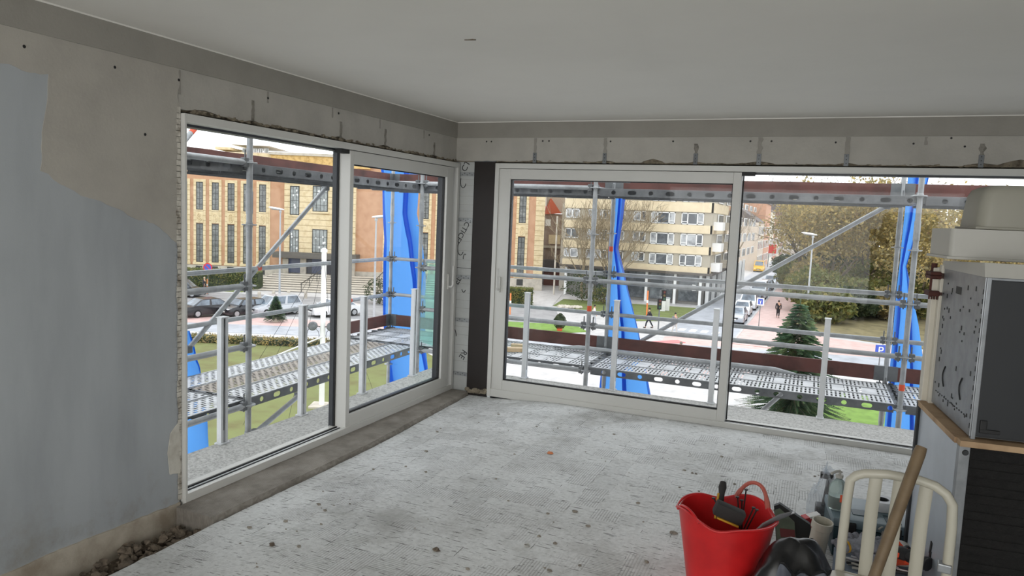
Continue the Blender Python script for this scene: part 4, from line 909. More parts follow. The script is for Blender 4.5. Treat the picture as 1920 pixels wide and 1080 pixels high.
for i, (y, colr, kd, lb) in enumerate([(63.4, (176, 180, 186), 'saloon', 'silver saloon at the near end of the parked street row'), (69.6, (226, 228, 230), 'small', 'small white car second in the parked street row'), (76.2, (228, 230, 233), 'mpv', 'white people carrier third in the parked street row'), (83.4, (56, 70, 96), 'saloon', 'dark blue saloon behind the white people carrier'), (90.2, (214, 220, 226), 'van', 'white van parked half-way down the street row'), (97.5, (120, 140, 162), 'mpv', 'grey-blue people carrier parked behind the white van'), (104.5, (40, 42, 46), 'saloon', 'black saloon parked far down the street row'), (112, (200, 206, 212), 'mpv', 'pale silver people carrier farthest down the street row')]):
    car(lb, (-3.85, y+2.3, GZ+.03), -PI/2, colr, kd, 'cars parked along the street')
car('yellow van standing on the left kerb of the street', (-8.3, 150, GZ+.03), -PI/2, (222, 170, 40), 'van', 'yellow road-works vans')
car('yellow van standing farther along the street beneath the trees', (-3.6, 165, GZ+.03), -PI/2, (226, 178, 48), 'van', 'yellow road-works vans')
t = thing('banner_post', 'small red hanging sign over the pavement far down the street', 'sign', (-8.0, 170, GZ)); MB().tube((0, 0, 0), (0, 0, 5), .08, 8).build('pole', M_GALVD, t, world=False); MB().box(-.1, -.1, 3.2, 1.6, 0, 5.2).build('red_board', mat('red_sign', (210, 62, 50), .5), t, world=False)

# ---------------------------------------------------------------- people
M_SKIN = mat('skin_tone', (206, 160, 132), .6)
def person(label, p, face, top, legs, hair=(40, 32, 28), coat=0, stride=.0, arm=.15, scale=1.0):
    t = thing('person', label, 'person', p, face)
    def sk(nm, vs, es, rs, m, par, root=0):
        me = bpy.data.meshes.new(nm); me.from_pydata([tuple(Vector(v)*scale) for v in vs], es, []); me.materials.append(m)
        o = bpy.data.objects.new(nm, me); COL.objects.link(o); o.parent = par; md = o.modifiers.new('skin', 'SKIN'); sv = me.skin_vertices[0].data
        for i, r in enumerate(rs): r = r if isinstance(r, tuple) else (r, r); sv[i].radius = (r[0]*scale, r[1]*scale)
        sv[root].use_root = True; md.use_smooth_shade = True; s = o.modifiers.new('sub', 'SUBSURF'); s.levels = s.render_levels = 1; return o
    a, b = stride, -stride
    V = [(0, 0, .94), (0, 0, 1.15), (0, 0, 1.38), (.02, 0, 1.50), (.03, 0, 1.60), (.03, 0, 1.70)]
    E_ = [(0, 1), (1, 2), (2, 3), (3, 4), (4, 5)]; Rr = [(.15, .11), (.14, .10), (.16, .10), .055, .085, .075]
    for sg, st in ((1, a), (-1, b)):
        k = len(V); V += [(.0, sg*.19, 1.40), (-st*.5-.04, sg*.24, 1.13), (-st*.8+.06, sg*.23, .88), (-st*.8+.09, sg*.225, .79), (0, sg*.09, .88), (st*.75+.04, sg*.10, .50), (st*1.3-.05, sg*.10, .09), (st*1.3+.10, sg*.11, .04)]
        E_ += [(2, k), (k, k+1), (k+1, k+2), (k+2, k+3), (0, k+4), (k+4, k+5), (k+5, k+6), (k+6, k+7)]; Rr += [.058, .045, .035, .032, .085, .058, .042, .035]
    body = sk('body', V, E_, Rr, M_SKIN, t)
    mt, ml = mat('cloth_%d_%d_%d' % top, top, .85), mat('cloth_%d_%d_%d' % legs, legs, .85)
    hem = .94-.5*coat; TV = [(0, 0, hem), (0, 0, .95), (0, 0, 1.18), (0, 0, 1.40), (.01, 0, 1.48)]; TE = [(0, 1), (1, 2), (2, 3), (3, 4)]; TR = [(.19, .15+.05*coat), (.18, .14), (.165, .125), (.19, .13), .075]
    for sg, st in ((1, a), (-1, b)): k = len(TV); TV += [(.0, sg*.20, 1.41), (-st*.5-.04, sg*.245, 1.13), (-st*.8+.06, sg*.23, .88)]; TE += [(3, k), (k, k+1), (k+1, k+2)]; TR += [.075, .062, .052]
    sk('jacket', TV, TE, TR, mt, t)
    LV_ = [(0, 0, .96)]; LE = []; LR = [(.15, .12)]
    for sg, st in ((1, a), (-1, b)): k = len(LV_); LV_ += [(0, sg*.09, .86), (st*.75+.04, sg*.10, .50), (st*1.3-.04, sg*.10, .12)]; LE += [(0, k), (k, k+1), (k+1, k+2)]; LR += [.10, .075, .062]
    sk('trousers', LV_, LE, LR, ml, t)
    for st, sg in ((a, 1), (b, -1)): MB().ball(Vector((st*1.3+.04, sg*.105, .05))*scale, (.14*scale, .05*scale, .05*scale), 8, 5).build('shoe', M_BLACK, t, world=False, smooth=True)
    MB().ball(Vector((.01, 0, 1.68))*scale, (.105*scale, .095*scale, .10*scale), 10, 7).build('hair', mat('hair_%d' % hair[0], hair, .7), t, world=False, smooth=True)
    return t
person('pedestrian in dark clothes with a red collar, striding towards the orange post', on(1216, 616, .05), FA+PI, (44, 42, 48), (42, 44, 52), stride=.26)
person('pedestrian in grey jacket and pale trousers on the crossing, dark hair', on(1264, 627, .06), FA-1.2, (120, 120, 124), (196, 192, 188), stride=.14)
person('pedestrian in a long black coat walking alone on the pink pavement', on(1458, 597, .08), PI/2, (34, 32, 36), (30, 30, 34), coat=1, stride=.12)
person('pedestrian in black far up the pavement, beside the parked van', on(1462, 526, .08), PI/2, (36, 36, 40), (40, 40, 46), stride=.15)
person('pedestrian in brown far up the pavement, right of the one in black', on(1471, 518, .08), -PI/2, (92, 76, 66), (50, 50, 56), stride=.12)
person('pedestrian in white jacket on the grey road beside the lawn', on(1113, 610, .05), FA, (226, 226, 228), (188, 190, 194), stride=.15)
person('grey-haired pedestrian seen just above the toe board of the scaffold', on(1274, 694, .05), FA+2, (128, 118, 110), (90, 88, 90), hair=(120, 110, 102))
person('pedestrian in black by the ground-floor shops, left of the street corner', on(1304, 553, .06), FA, (38, 38, 42), (40, 40, 46), stride=.12)
person('second pedestrian in dark blue by the shops, carrying on towards the corner', on(1338, 556, .06), FA+.2, (48, 54, 72), (44, 44, 50), stride=.16)
person('person in dark jacket and pale cap standing by the hedge', on(383, 553, .06), FA, (48, 48, 52), (50, 50, 58), hair=(196, 178, 150))

# ---------------------------------------------------------------- street furniture
M_POLE = mat('grey_lamp_pole', (176, 180, 184), .5); M_LITE = mat('lamp_glass', (236, 238, 240), .3)
def street_lamp(label, u, vb, vh, side, d=None):
    p = on(u, vb, .02); t = thing('street_lamp', label, 'street lamp', p, FA); H = sdz(u, vh, (p-CAM).dot(FW))[1]-GZ
    MB().path([(0, 0, 0), (0, 0, H*.5), (0, 0, H-.25)], [.11, .085, .06], 10).build('pole', M_POLE, t, world=False, smooth=True); MB().lathe([(.12, -.1), (.14, 0), (.08, .12)], (0, 0, H-.3), 10).build('collar', M_POLE, t, world=False)
    MB().path([(side*-.35, 0, H-.12), (side*.1, 0, H-.06), (side*.9, 0, H+.04), (side*1.15, 0, H+.08)], [.10, .22, .20, .05], 10, flat=.5).build('lamp_head', M_LITE, t, world=False, smooth=True)
    MB().path([(side*.0, 0, H-.16), (side*.85, 0, H-.10)], [.14, .12], 8, flat=.4).build('lens', M_PANEL, t, world=False); return t
street_lamp('grey street lamp in front of the brick pier, seen through the fixed pane', 524, 562, 391, -1)
street_lamp('grey street lamp seen through the left sliding sash, beside the blue sheet', 701, 602, 405, 1)
street_lamp('grey street lamp at the edge of the park, under the diagonal brace', 1511, 606, 438, -1)
def stake(label, u, vb, vt, colr, nm='marker_post', cat='post'):
    p = on(u, vb, .0); t = thing(nm, label, cat, p, FA); H = max(.6, sdz(u, vt, (p-CAM).dot(FW))[1]-GZ); MB().tube((0, 0, 0), (0, 0, H), .07, 8).build('pole', mat('stake_%d' % colr[1], colr, .6), t, world=False)
    MB().lathe([(.09, H*.55), (.09, H*.66)], (0, 0, 0), 8).build('white_band', M_WHITE, t, world=False); return t
stake('orange marker post by the hedge under the no-parking sign', 389, 551, 523, (236, 140, 60)); stake('orange marker post at the left end of the far lawn', 956, 590, 550, (238, 142, 84))
stake('tall orange post at the corner of the apartment lawn', 1212, 596, 545, (236, 128, 70))
p = on(390, 554); t = thing('no_parking_sign', 'round blue and red no-parking sign above the hedge', 'sign', p, FA); H = sdz(390, 502, (p-CAM).dot(FW))[1]-GZ
MB().tube((0, 0, 0), (0, 0, H), .035, 8).build('pole', M_GALVD, t, world=False); RX = Matrix.Rotation(PI/2, 3, 'X')
MB().lathe([(.34, 0), (.46, 0), (.46, .03), (.34, .03), (.34, 0)], (0, -.06, H), 20, RX).build('red_rim', mat('sign_red', (206, 44, 48), .4), t, world=False); MB().lathe([(.35, .0), (.35, .02)], (0, -.06, H), 20, RX).build('blue_face', mat('sign_blue', (60, 88, 190), .4), t, world=False)
MB().obox((0, -.09, H), (.72, .015, .09), Matrix.Rotation(.78, 3, 'Y')).build('slash', MATS['sign_red'], t, world=False)
def board_sign(label, u, vb, vc, w_, h_, body, glyph, face):
    p = on(u, vb); t = thing('street_sign', label, 'sign', p, face); H = sdz(u, vc, (p-CAM).dot(FW))[1]-GZ
    MB().tube((0, .03, 0), (0, .03, H), .035, 8).build('pole', M_GALVD, t, world=False); pl = MB().bev(-w_/2, -.02, H-h_/2, w_/2, .0, H+h_/2, .008).build('panel', body, t, world=False)
    return t, H, pl
t, H, pl = board_sign('blue parking sign with a white P behind the far fixed pane', 1647, 700, 658, .70, .75, MATS['sign_blue'], 'P', FA)
me = bpy.data.curves.new('t', 'FONT'); me.body = 'P'; me.size = .75; me.align_x = 'CENTER'; me.extrude = .004; oo = bpy.data.objects.new('t', me); COL.objects.link(oo)
ms = bpy.data.meshes.new_from_object(oo.evaluated_get(bpy.context.evaluated_depsgraph_get())); bpy.data.objects.remove(oo); ms.materials.clear(); ms.materials.append(M_WHITE); ms.transform(Matrix.Translation((0, -.026, H-.26)) @ Matrix.Rotation(PI/2, 4, 'X'))
lt = bpy.data.objects.new('letter', ms); COL.objects.link(lt); lt.parent = t
t, H, pl = board_sign('white and blue direction sign on a thin pole at the kerb of the parked row', 1422, 618, 566, .62, .68, M_WHITE, '', 0)
MB().box(-.20, -.03, H-.24, .20, -.02, H+.24).build('blue_field', MATS['sign_blue'], t, world=False); MB().box(-.04, -.035, H-.18, .04, -.03, H+.1).box(-.1, -.035, H+.04, .1, -.03, H+.1).build('arrow', M_WHITE, t, world=False)
p = on(1234, 618); t = thing('traffic_light', 'black traffic light on a thin pole beside the zebra crossing', 'traffic light', p, FA); MB().tube((0, 0, 0), (0, 0, 3.4), .06, 8).build('pole', M_GALVD, t, world=False)
for (x, z) in ((.32, 2.95), (-.02, 2.2)): 
    o = MB().bev(x-.17, -.15, z-.48, x+.17, .15, z+.48, .04).build('signal_head', M_BLACK, t, world=False)
    for k in range(3): MB().lathe([(.09, 0), (.10, .04)], (x, -.15, z+.28-.28*k), 10, RX).build('signal_lens', mat('dull_lens_%d' % k, ((90, 40, 36), (96, 80, 40), (40, 84, 60))[k], .3), o, world=False)
for i, u in enumerate((1241, 1249)):
    t = thing('utility_cabinet', ('taller', 'shorter')[i]+' white utility cabinet beside the traffic light', 'cabinet', on(u, 584-i, .0), FA); MB().bev(-.28, -.2, .0, .28, .2, 1.45-.12*i, .03).build('body', M_WHITE, t, world=False); MB().bev(-.32, -.24, 1.45-.12*i, .32, .24, 1.53-.12*i, .02).build('cap', M_POLE, t, world=False); MB().box(-.24, -.215, .12, .24, -.2, 1.3-.12*i).build('door', mat('cabinet_door', (222, 222, 218), .5), t, world=False)
for i, u in enumerate((486, 513, 541, 573)):
    t = tag(MB().lathe([(.16, 0), (.16, .75), (.13, .85), (0, .88)], on(u, 563-i, .0), 8).build('bollard', M_PLINTH), ('first', 'second', 'third', 'fourth')[i]+' stone bollard from the left before the entrance steps', 'bollard', 'bollards before the entrance steps')
p = on(603, 764); t = thing('lamp_mast', 'tall white mast with two round lamps and guy wires beyond the left deck', 'mast', p, FA); H = sdz(603, 474, (p-CAM).dot(FW))[1]-GZ
zl = sdz(603, 612, (p-CAM).dot(FW))[1]-GZ
MB().path([(0, 0, 0), (0, 0, H)], [.13, .115], 12).build('pole', M_WHITE, t, world=False, smooth=True); MB().lathe([(.15, 0), (.15, .12), (.05, .2)], (0, 0, H), 12).build('cap', M_WHITE, t, world=False); MB().bev(-.5, -.5, 0, .5, .5, .12, .02).build('foot', M_PLINTH, t, world=False)
for sg in (-1, 1):
    o = MB().lathe([(.05, -.12), (.19, -.1), (.21, .1), (.16, .14), (0, .15)], (sg*.42, -.12, zl), 14, RX).build('round_lamp', M_GALVD, t, world=False); MB().tube((sg*.05, 0, zl-.05), (sg*.3, -.08, zl), .03, 6).build('lamp_arm', M_GALVD, o, world=False)
    MB().path([(sg*.45+.3*math.cos(q*PI/6), -.05, zl-.45+.35*math.sin(q*PI/6)) for q in range(12)], .012, 5, closed=True).build('cable_loop', M_BLACK, t, world=False)
for a in range(5): q = math.radians(-155+a*30); MB().tube((0, 0, H-.1-.05*a), (5.2*math.cos(q)*.8, -5.2*abs(math.sin(q))*.8, 0), .008, 4).build('guy_wire', M_BLACK, t, world=False)
MB().path([(0, -.1, zl-.5), (-1.4, -.6, zl-1.1), (-2.4, -1.0, zl-1.55), (-4.6, -1.6, zl-2.7)], .035, 6).build('cable', M_ALU, t, world=False)

# ---------------------------------------------------------------- plants
def m_leaf(name, cols, sc_=6):
    t = NT(name); g = t.n('ShaderNodeNewGeometry'); wn = t.n('ShaderNodeTexWhiteNoise', noise_dimensions='3D'); v = t.n('ShaderNodeVectorMath', operation='SNAP'); v.inputs[1].default_value = (.35, .35, .35)
    t.l(t.coord(), v.inputs[0]); t.l(v.outputs[0], wn.inputs['Vector']); c = t.ramp(wn.outputs['Value'], [(i/(len(cols)-1)*.98+.01, L(x)) for i, x in enumerate(cols)]); t.l(c, t.p.inputs['Base Color']); t.p.inputs['Roughness'].default_value = .7
    b = t.n('ShaderNodeBsdfTranslucent'); t.l(c, b.inputs[0]); mx = t.n('ShaderNodeMixShader'); mx.inputs[0].default_value = .4; t.l(t.p.outputs[0], mx.inputs[1]); t.l(b.outputs[0], mx.inputs[2]); t.l(mx.outputs[0], t.out.inputs[0]); return t.m
M_BARK = mat('grey_bark', (112, 102, 86), .95, c2=(78, 70, 58), scale=3, bump=.5); M_TWIG = mat('pale_twigs', (150, 136, 112), .9, c2=(120, 106, 84), scale=2)
M_LFA = m_leaf('autumn_leaves', [(122, 116, 82), (158, 146, 100), (142, 132, 98), (188, 164, 96), (130, 122, 90), (204, 182, 118), (138, 118, 94)]); M_LFG = m_leaf('shrub_leaves', [(92, 102, 58), (126, 132, 76), (108, 118, 62), (156, 146, 82), (88, 92, 56)]); M_LFD = m_leaf('dark_leaves', [(52, 66, 44), (72, 86, 56), (60, 74, 50), (88, 98, 64)])
M_FIR = m_leaf('fir_needles', [(66, 92, 72), (92, 120, 88), (78, 106, 82), (120, 140, 98), (60, 82, 66)])
def rv(k=1): return Vector((R_.uniform(-1, 1), R_.uniform(-1, 1), R_.uniform(-1, 1)))*k
BTW = [.0]
def branches(mb, p, d, ln, r, depth, ends, spread=.55, up=.12, n=5, kmin=2, kmax=3):
    pts = [p]; rs = [r]; q = p; dd = d.normalized()
    for i in range(3):
        dd = (dd+rv(.16)+Vector((0, 0, up*.5))).normalized(); q = q+dd*ln/3; pts.append(q); rs.append(r*(1-.22*(i+1)))
    mb.path(pts, rs, n if depth > 1 else 3, caps=False)
    if depth == 0: ends += pts[1:]; return
    for k in range(R_.randint(kmin, kmax)):
        i = R_.choice((1, 2, 3, 3)); nd = (dd+rv(spread*1.3)+Vector((0, 0, up))).normalized(); branches(mb, pts[i], nd, ln*R_.uniform(.6, .82), max(rs[i]*.64, BTW[0]), depth-1, ends, spread, up, n, kmin, kmax)
    if depth <= 2: ends += pts[2:]
def leaf_quads(mb, ends, per, rad, size):
    for e in ends:
        for k in range(per):
            c = e+Vector((R_.gauss(0, rad), R_.gauss(0, rad), R_.gauss(0, rad*.8))); a = rv().normalized()*size*R_.uniform(.6, 1.3); b = a.cross(rv()).normalized()*size*R_.uniform(.4, .8)
            mb.add([c-a, c+b*.8, c+a, c-b*.8], [(0, 1, 2, 3)])
def tree(label, p, H=14, r=.35, depth=4, per=4, rad=.5, size=.2, lm=None, tw=None, clear=.25, spread=.6, up=.15, kmin=2, kmax=3, stems=1, group=None, seed=0, nm='tree', cat='tree'):
    R_.seed(seed+100); BTW[0] = 0 if per else .026; t = thing(nm, label, cat, p, R_.uniform(0, 6), group); m = MB(); ends = []
    for s in range(stems):
        b = Vector((R_.uniform(-.3, .3), R_.uniform(-.3, .3), 0))*(stems > 1); top = b+Vector((R_.uniform(-.3, .3), R_.uniform(-.3, .3), H*clear)); m.path([b, (b+top)/2+rv(.1), top], [r*1.25, r, r*.85], 8, caps=False)
        for k in range(3 if stems > 1 else 4): a = 2*PI*k/4+R_.random(); branches(m, top*(.75+.08*k)+b*.2, Vector((math.cos(a)*.7*(stems < 3 or .8), math.sin(a)*.7, .9)), H*(.34 if depth > 2 else .4), r*.6, depth-1, ends, spread, up, 5, kmin, kmax)
        branches(m, top, Vector((0, 0, 1)), H*.34, r*.7, depth-1, ends, spread, up, 5, kmin, kmax)
    BTW[0] = 0
    m.build('trunk', tw or M_BARK, t, world=False)
    if per: q = MB(); leaf_quads(q, ends, per, rad, size); o = q.build('foliage', lm, t, world=False); o['kind'] = 'stuff'
    return t
def at_(s, d): return F(s, d, GZ)
VR = [tree('tall autumn tree with yellowing leaves at the street edge of the park', (4.6, 84, GZ), 12.6, .34, 5, 5, .6, .26, M_LFA, seed=1, kmax=3, group='trees in the park'),
      tree('olive-leaved park tree behind the street lamp', (8.5, 92, GZ), 13.2, .32, 5, 5, .65, .26, M_LFA, seed=2, group='trees in the park'),
      tree('dense yellow-brown park tree nearest the pavement corner', (13, 82, GZ), 12.4, .28, 5, 5, .6, .26, M_LFA, seed=3, clear=.18, group='trees in the park')]
TL = ['slim yellow tree third in the row along the pavement', 'broad tree deep in the park behind the knotted blue sheet', 'tree in the park seen right of the diagonal brace', 'leafy tree above the white appliance boxes', 'rear park tree under the brightest bit of sky', 'tall tree seen between the two right-hand standards', 'autumn tree at the far end of the park pavement', 'park tree hidden mostly behind the appliance stack', 'low-crowned tree above the park bushes', 'tree at the back of the park, left of the knotted sheet', 'tall olive tree over the low shrubs', 'last tree of the pavement row']
for i, (x, y, k, s) in enumerate([(2.6, 100, 0, .95), (20, 90, 1, .9), (14, 104, 2, 1.25), (28, 84, 0, .95), (8, 122, 1, 1.0), (22, 76, 2, 1.05), (3, 128, 2, 1.2), (33, 94, 1, .95), (18, 70, 2, .75), (17, 128, 0, 1.15), (11, 108, 1, .95), (2.4, 150, 1, 1.0)]):
    o = dup(VR[k], (x, y, GZ), 1.3*i, TL[i], 'trees in the park'); o.scale = (s, s, s)
tree('big bare tree with a thick leaning trunk between street and park', (.6, 108, GZ), 18, .52, 5, 0, 0, 0, None, M_BARK, .3, .65, .1, 2, 3, seed=9)
tree('bare many-stemmed tree in front of the apartment block', on(1152, 566), 12, .2, 5, 0, 0, 0, None, M_TWIG, .2, .6, .25, 3, 3, 3, seed=12)
tree('small bare tree before the left half of the apartment block', on(1092, 560), 10, .17, 5, 0, 0, 0, None, M_TWIG, .22, .6, .2, 3, 3, 1, seed=14)
tree('bare tall street tree in front of the apartment corner', (-9.9, 92, GZ), 14, .26, 5, 0, 0, 0, None, M_TWIG, .3, .5, .25, 2, 3, seed=16)
tree('bare street tree farther up the left pavement', (-9.9, 116, GZ), 14, .26, 5, 0, 0, 0, None, M_TWIG, .3, .5, .25, 2, 3, seed=17)
tree('bare tall twiggy tree rising behind the park crowns', (6, 140, GZ), 24, .4, 5, 0, 0, 0, None, M_TWIG, .35, .6, .2, 2, 3, seed=18)
tree('second bare twiggy tree against the sky behind the park', (16, 142, GZ), 24, .4, 5, 0, 0, 0, None, M_TWIG, .35, .6, .2, 2, 3, seed=19)
def bush(label, p, rx, rz, lm, n=900, seed=0, size=.14, nm='shrub', group=None):
    R_.seed(seed); t = thing(nm, label, 'shrub', p, 0, group); q = MB(); pts = []
    for i in range(n):
        d = rv().normalized(); k = R_.uniform(.55, 1)**.5*(1+.3*noise.noise(d*2+Vector((seed, 0, 0)))); pts.append(Vector((d.x*rx*k, d.y*rx*k, rz*(.5+.5*d.z*k))))
    leaf_quads(q, pts, 1, .05, size); o = q.build('foliage', lm, t, world=False); o['kind'] = 'stuff'
    s = MB()
    for k in range(7): s.path([(0, 0, 0), tuple(rv(.3*rx)+Vector((0, 0, rz*.4))), tuple(rv(.7*rx)+Vector((0, 0, rz*.75)))], [.06, .04, .02], 4, caps=False)
    s.build('stem', M_BARK, t, world=False); return t
for i, (u, v, rx, rz, lm, lb) in enumerate([(1528, 585, 3.6, 5.0, M_LFG, 'olive shrub at the park edge behind the fir'), (1560, 560, 4.5, 6.5, M_LFD, 'dark evergreen shrub below the diagonal brace'), (1600, 592, 3.4, 4.2, M_LFG, 'low green shrub right of the fir tip'), (1640, 575, 4.6, 6.0, M_LFG, 'rounded olive shrub left of the knotted sheet'), (1660, 560, 5, 7, M_LFA, 'yellow-brown shrub behind the knotted sheet'), (1735, 590, 3.8, 5.5, M_LFD, 'dark shrub between knotted sheet and appliances'), (1780, 570, 5, 7, M_LFA, 'autumn shrub mostly behind the galvanised oven side'), (1495, 545, 3.0, 4.5, M_LFG, 'small shrub at the pavement edge near the lamp'), (1580, 530, 5.5, 8, M_LFA, 'tall autumn shrub under the park trees'), (1700, 535, 6, 9, M_LFG, 'tall green shrub at the back of the park'), (1478, 525, 3, 4.5, M_LFD, 'dark shrub at the foot of the big bare tree'), (1625, 535, 6, 9, M_LFA, 'spreading yellow shrub in the middle of the park'), (1548, 606, 2.6, 3.6, M_LFG, 'first low shrub of the front row along the park edge'), (1588, 598, 2.8, 3.4, M_LFD, 'dark low shrub second in the front row of the park'), (1622, 588, 3.0, 3.8, M_LFG, 'third low shrub of the front row, right of the aluminium post'), (1664, 600, 2.6, 3.4, M_LFA, 'yellowish low shrub left of the outer standard'), (1700, 596, 3, 4.4, M_LFG, 'low green shrub seen between the two standards'), (1528, 560, 3.6, 5.4, M_LFA, 'brown-leaved shrub behind the tip of the fir')]):
    bush(lb, on(u, v), rx, rz, lm, 3200, 300+i, .27, group='shrubs in the park')
bush('dark spreading juniper on the lawn before the apartments', on(1105, 567), 3.0, 3.6, M_LFD, 1500, 41, .13); bush('small round green shrub right of the juniper', on(1131, 571), 1.5, 2.0, M_LFG, 700, 42, .1); bush('dark shrub by the foot of the brick building, beside the steps', on(712, 570), 1.6, 2.6, M_LFD, 800, 43, .12)
def hedge(label, a, b, wd, h, lm, n, seed, size=.1):
    R_.seed(seed); t = thing('hedge', label, 'hedge', (a+b)/2, FA); Ln = (b-a).length; q = MB(); MB().bev(-Ln/2, -wd*.42, 0, Ln/2, wd*.42, h*.92, .05).build('core', M_LFD, t, world=False)
    for i in range(n):
        x = R_.uniform(-Ln/2, Ln/2); c = R_.random(); p = Vector((x, -wd/2, R_.uniform(0, h))) if c < .5 else Vector((x, R_.uniform(-wd/2, wd/2), h)) if c < .9 else Vector((x, wd/2, R_.uniform(0, h))); q.add(*(lambda m_: (m_.v, m_.f))((lambda m_: (leaf_quads(m_, [p], 1, .05, size), m_)[1])(MB())))
    o = q.build('foliage', lm, t, world=False); o['kind'] = 'stuff'
hedge('clipped green hedge before the brick building, left of the steps', F(-45, 78.5), F(-27.6, 79.5), 2.0, 2.0, M_LFG, 3600, 51, .13); hedge('low autumn hedge crossing the lawn below the left window', F(-26, 46.8), F(-6.5, 48), .9, .5, M_LFA, 3200, 52, .09); hedge('clipped hedge at the foot of the brick corner, left in the far window', F(-1.5, 75.5), F(2.2, 76), 1.4, 1.7, M_LFG, 1300, 53, .13)
def conifer(label, p, H, R, n_wh, lm, seed, pot=None, nm='fir_tree', bare=.06):
    HS = max(H/6, .52)
    R_.seed(seed); t = thing(nm, label, 'tree', p, 0); q = MB(); b = MB(); z0 = .0 if not pot else .35
    for w_ in range(n_wh):
        f = w_/n_wh; z = z0+H*(bare+(1-bare)*f); r = R*(1-f)**.85*(1+.12*R_.uniform(-1, 1)); nb = max(4, int(11*(1-f*.5)))
        for k in range(nb):
            a = 2*PI*k/nb+w_*.7+R_.uniform(-.2, .2); d = Vector((math.cos(a), math.sin(a), -.18-.1*(1-f))); sd_ = Vector((-math.sin(a), math.cos(a), 0)); tip = Vector((0, 0, z))+d*r; b.path([(0, 0, z), tuple(tip)], [.025*H/6, .006], 3, caps=False)
            for j in range(max(4, int(r/.085/ HS))):
                c = Vector((0, 0, z)).lerp(tip, (j+1.5)/(max(4, int(r/.085/HS))+1)); lnn = .17*HS*(1.25-.5*j/12)*R_.uniform(.8, 1.3)
                for sg in (-1, 1): e = c+(sd_*sg*.9+d*.75+Vector((0, 0, R_.uniform(-.25, .12)))).normalized()*lnn*1.4; wv = d.cross(sd_).normalized()*.05*HS+d*.06*HS; q.add([c-wv, e-wv*.3, e+wv*.3, c+wv], [(0, 1, 2, 3)])
    for k in range(10): q.add([(R_.uniform(-.03, .03), R_.uniform(-.03, .03), z0+H*.95), (.02, .02, z0+H*1.05), (-.02, .01, z0+H*1.05)], [(0, 1, 2)])
    b.path([(0, 0, 0), (0, 0, z0+H)], [.10*H/6, .01], 6).build('trunk', M_BARK, t, world=False); o = q.build('foliage', lm, t, world=False); o['kind'] = 'stuff'
    if pot: MB().lathe([(.25, 0), (.34, .38), (.30, .40), (0, .36)], (0, 0, 0), 12).build('pot', pot, t, world=False)
    return t
conifer('large green fir tree standing close behind the far fixed pane', F(13.75, 34.3), 5.7, 3.0, 40, M_FIR, 61); conifer('young fir tree in a low pot on the parking strip', on(517, 604), 1.75, .85, 24, M_FIR, 62, M_PLINTH, 'potted_fir', .02)
R_.seed(63); t = thing('topiary', 'egg-shaped clipped shrub in an orange pot on the small lawn', 'shrub', on(1049, 622, .08), 0); MB().lathe([(.2, 0), (.26, .3), (.0, .3)], (0, 0, 0), 12).build('pot', mat('orange_pot', (222, 96, 62), .7), t, world=False)
q = MB(); pts = []
for i in range(1500): a = R_.uniform(0, 2*PI); z = R_.random(); r = .50*math.sin(PI*min(1, .12+z*.88))**.7; pts.append(Vector((r*math.cos(a), r*math.sin(a), .22+1.2*z)))
leaf_quads(q, pts, 1, .02, .05); o = q.build('foliage', M_LFD, t, world=False); o['kind'] = 'stuff'; MB().lathe([(.0, .2), (.33, .4), (.44, .7), (.33, 1.1), (0, 1.35)], (0, 0, 0), 12).build('core', M_LFD, t, world=False)
R_.seed(64); q = MB()
for i in range(40): s, d = R_.uniform(5.0, 7.2), 74+R_.uniform(-.3, .4); q.ball(F(s, d, GZ+.15), (.3, .2, .16), 6, 4, .6, i)
tag(q.build('rockery', M_PLINTH), 'small rockery of pale stones at the corner of the apartment lawn', 'stones', kind='stuff')
# ---------------------------------------------------------------- appliances stacked at the right
M_SIDE = mat('pale_zinc_sheet', (186, 193, 201), .35, .2, var=.16, scale=2.2); M_ZINC = mat('spangled_zinc', (138, 141, 144), .4, .5, var=.22, scale=16); M_DKP = mat('charcoal_panel', (34, 36, 39), .55, .1, var=.12, scale=4)
M_PLY = mat('raw_plywood', (176, 148, 116), .8, c2=(140, 112, 84), scale=6); M_FOAM = mat('black_insulation', (22, 21, 20), .95, c2=(12, 11, 11), scale=30, bump=1.0, bscale=60); M_CREAMP = mat('cream_enamel', (206, 200, 186), .45, var=.05)
M_PLAS = m_cloth('milky_plastic', (178, 175, 162), .25, (176, 172, 158)); M_WBOX = mat('white_plastic', (176, 174, 167), .5, var=.04)
AR = .1
lo = thing('kitchen_unit', 'low kitchen unit with a pale metal side and black ribbed rear, under the oven', 'cabinet', (3.815, -2.94, 0), AR)
MB().bev(0, 0, .0, .62, .66, .868, .004).build('body', M_SIDE, lo, world=False); MB().bev(-.004, -.006, .0, .034, .03, .868, .002).build('edge_strip', M_ZINC, lo, world=False)
MB().box(.034, -.006, .02, .62, .004, .866).build('backing', M_FOAM, lo, world=False)
for i in range(24): MB().bev(.034, -.012+.002*(i % 3), .03+.0345*i, .62, .0, .03+.0345*i+.0335, .002).build('ribbed_strip', M_FOAM, lo, world=False)
MB().bev(-.012, .04, .868, .63, .68, .892, .002).bev(-.004, -.01, .868, .63, .04, .892, .002).build('plywood_top', M_PLY, lo, world=False); MB().bev(-.012, .655, .0, .02, .69, .89, .003).build('rear_post', M_DKP, lo, world=False)
for z in (.30, .34): MB().obox((-.002, .25, z), (.004, .02, .06), Matrix.Rotation(.2, 3, 'X')).build('slot', M_BLACK, lo, world=False)
MB().lathe([(.012, 0), (.010, .006)], (.018, -.006, .845), 10, RX).build('screw', M_DKP, lo, world=False)
ov = thing('oven', 'built-in oven carcass with zinc side and dark rear panel standing on the low unit', 'oven', (3.848, -2.9, .892), AR)
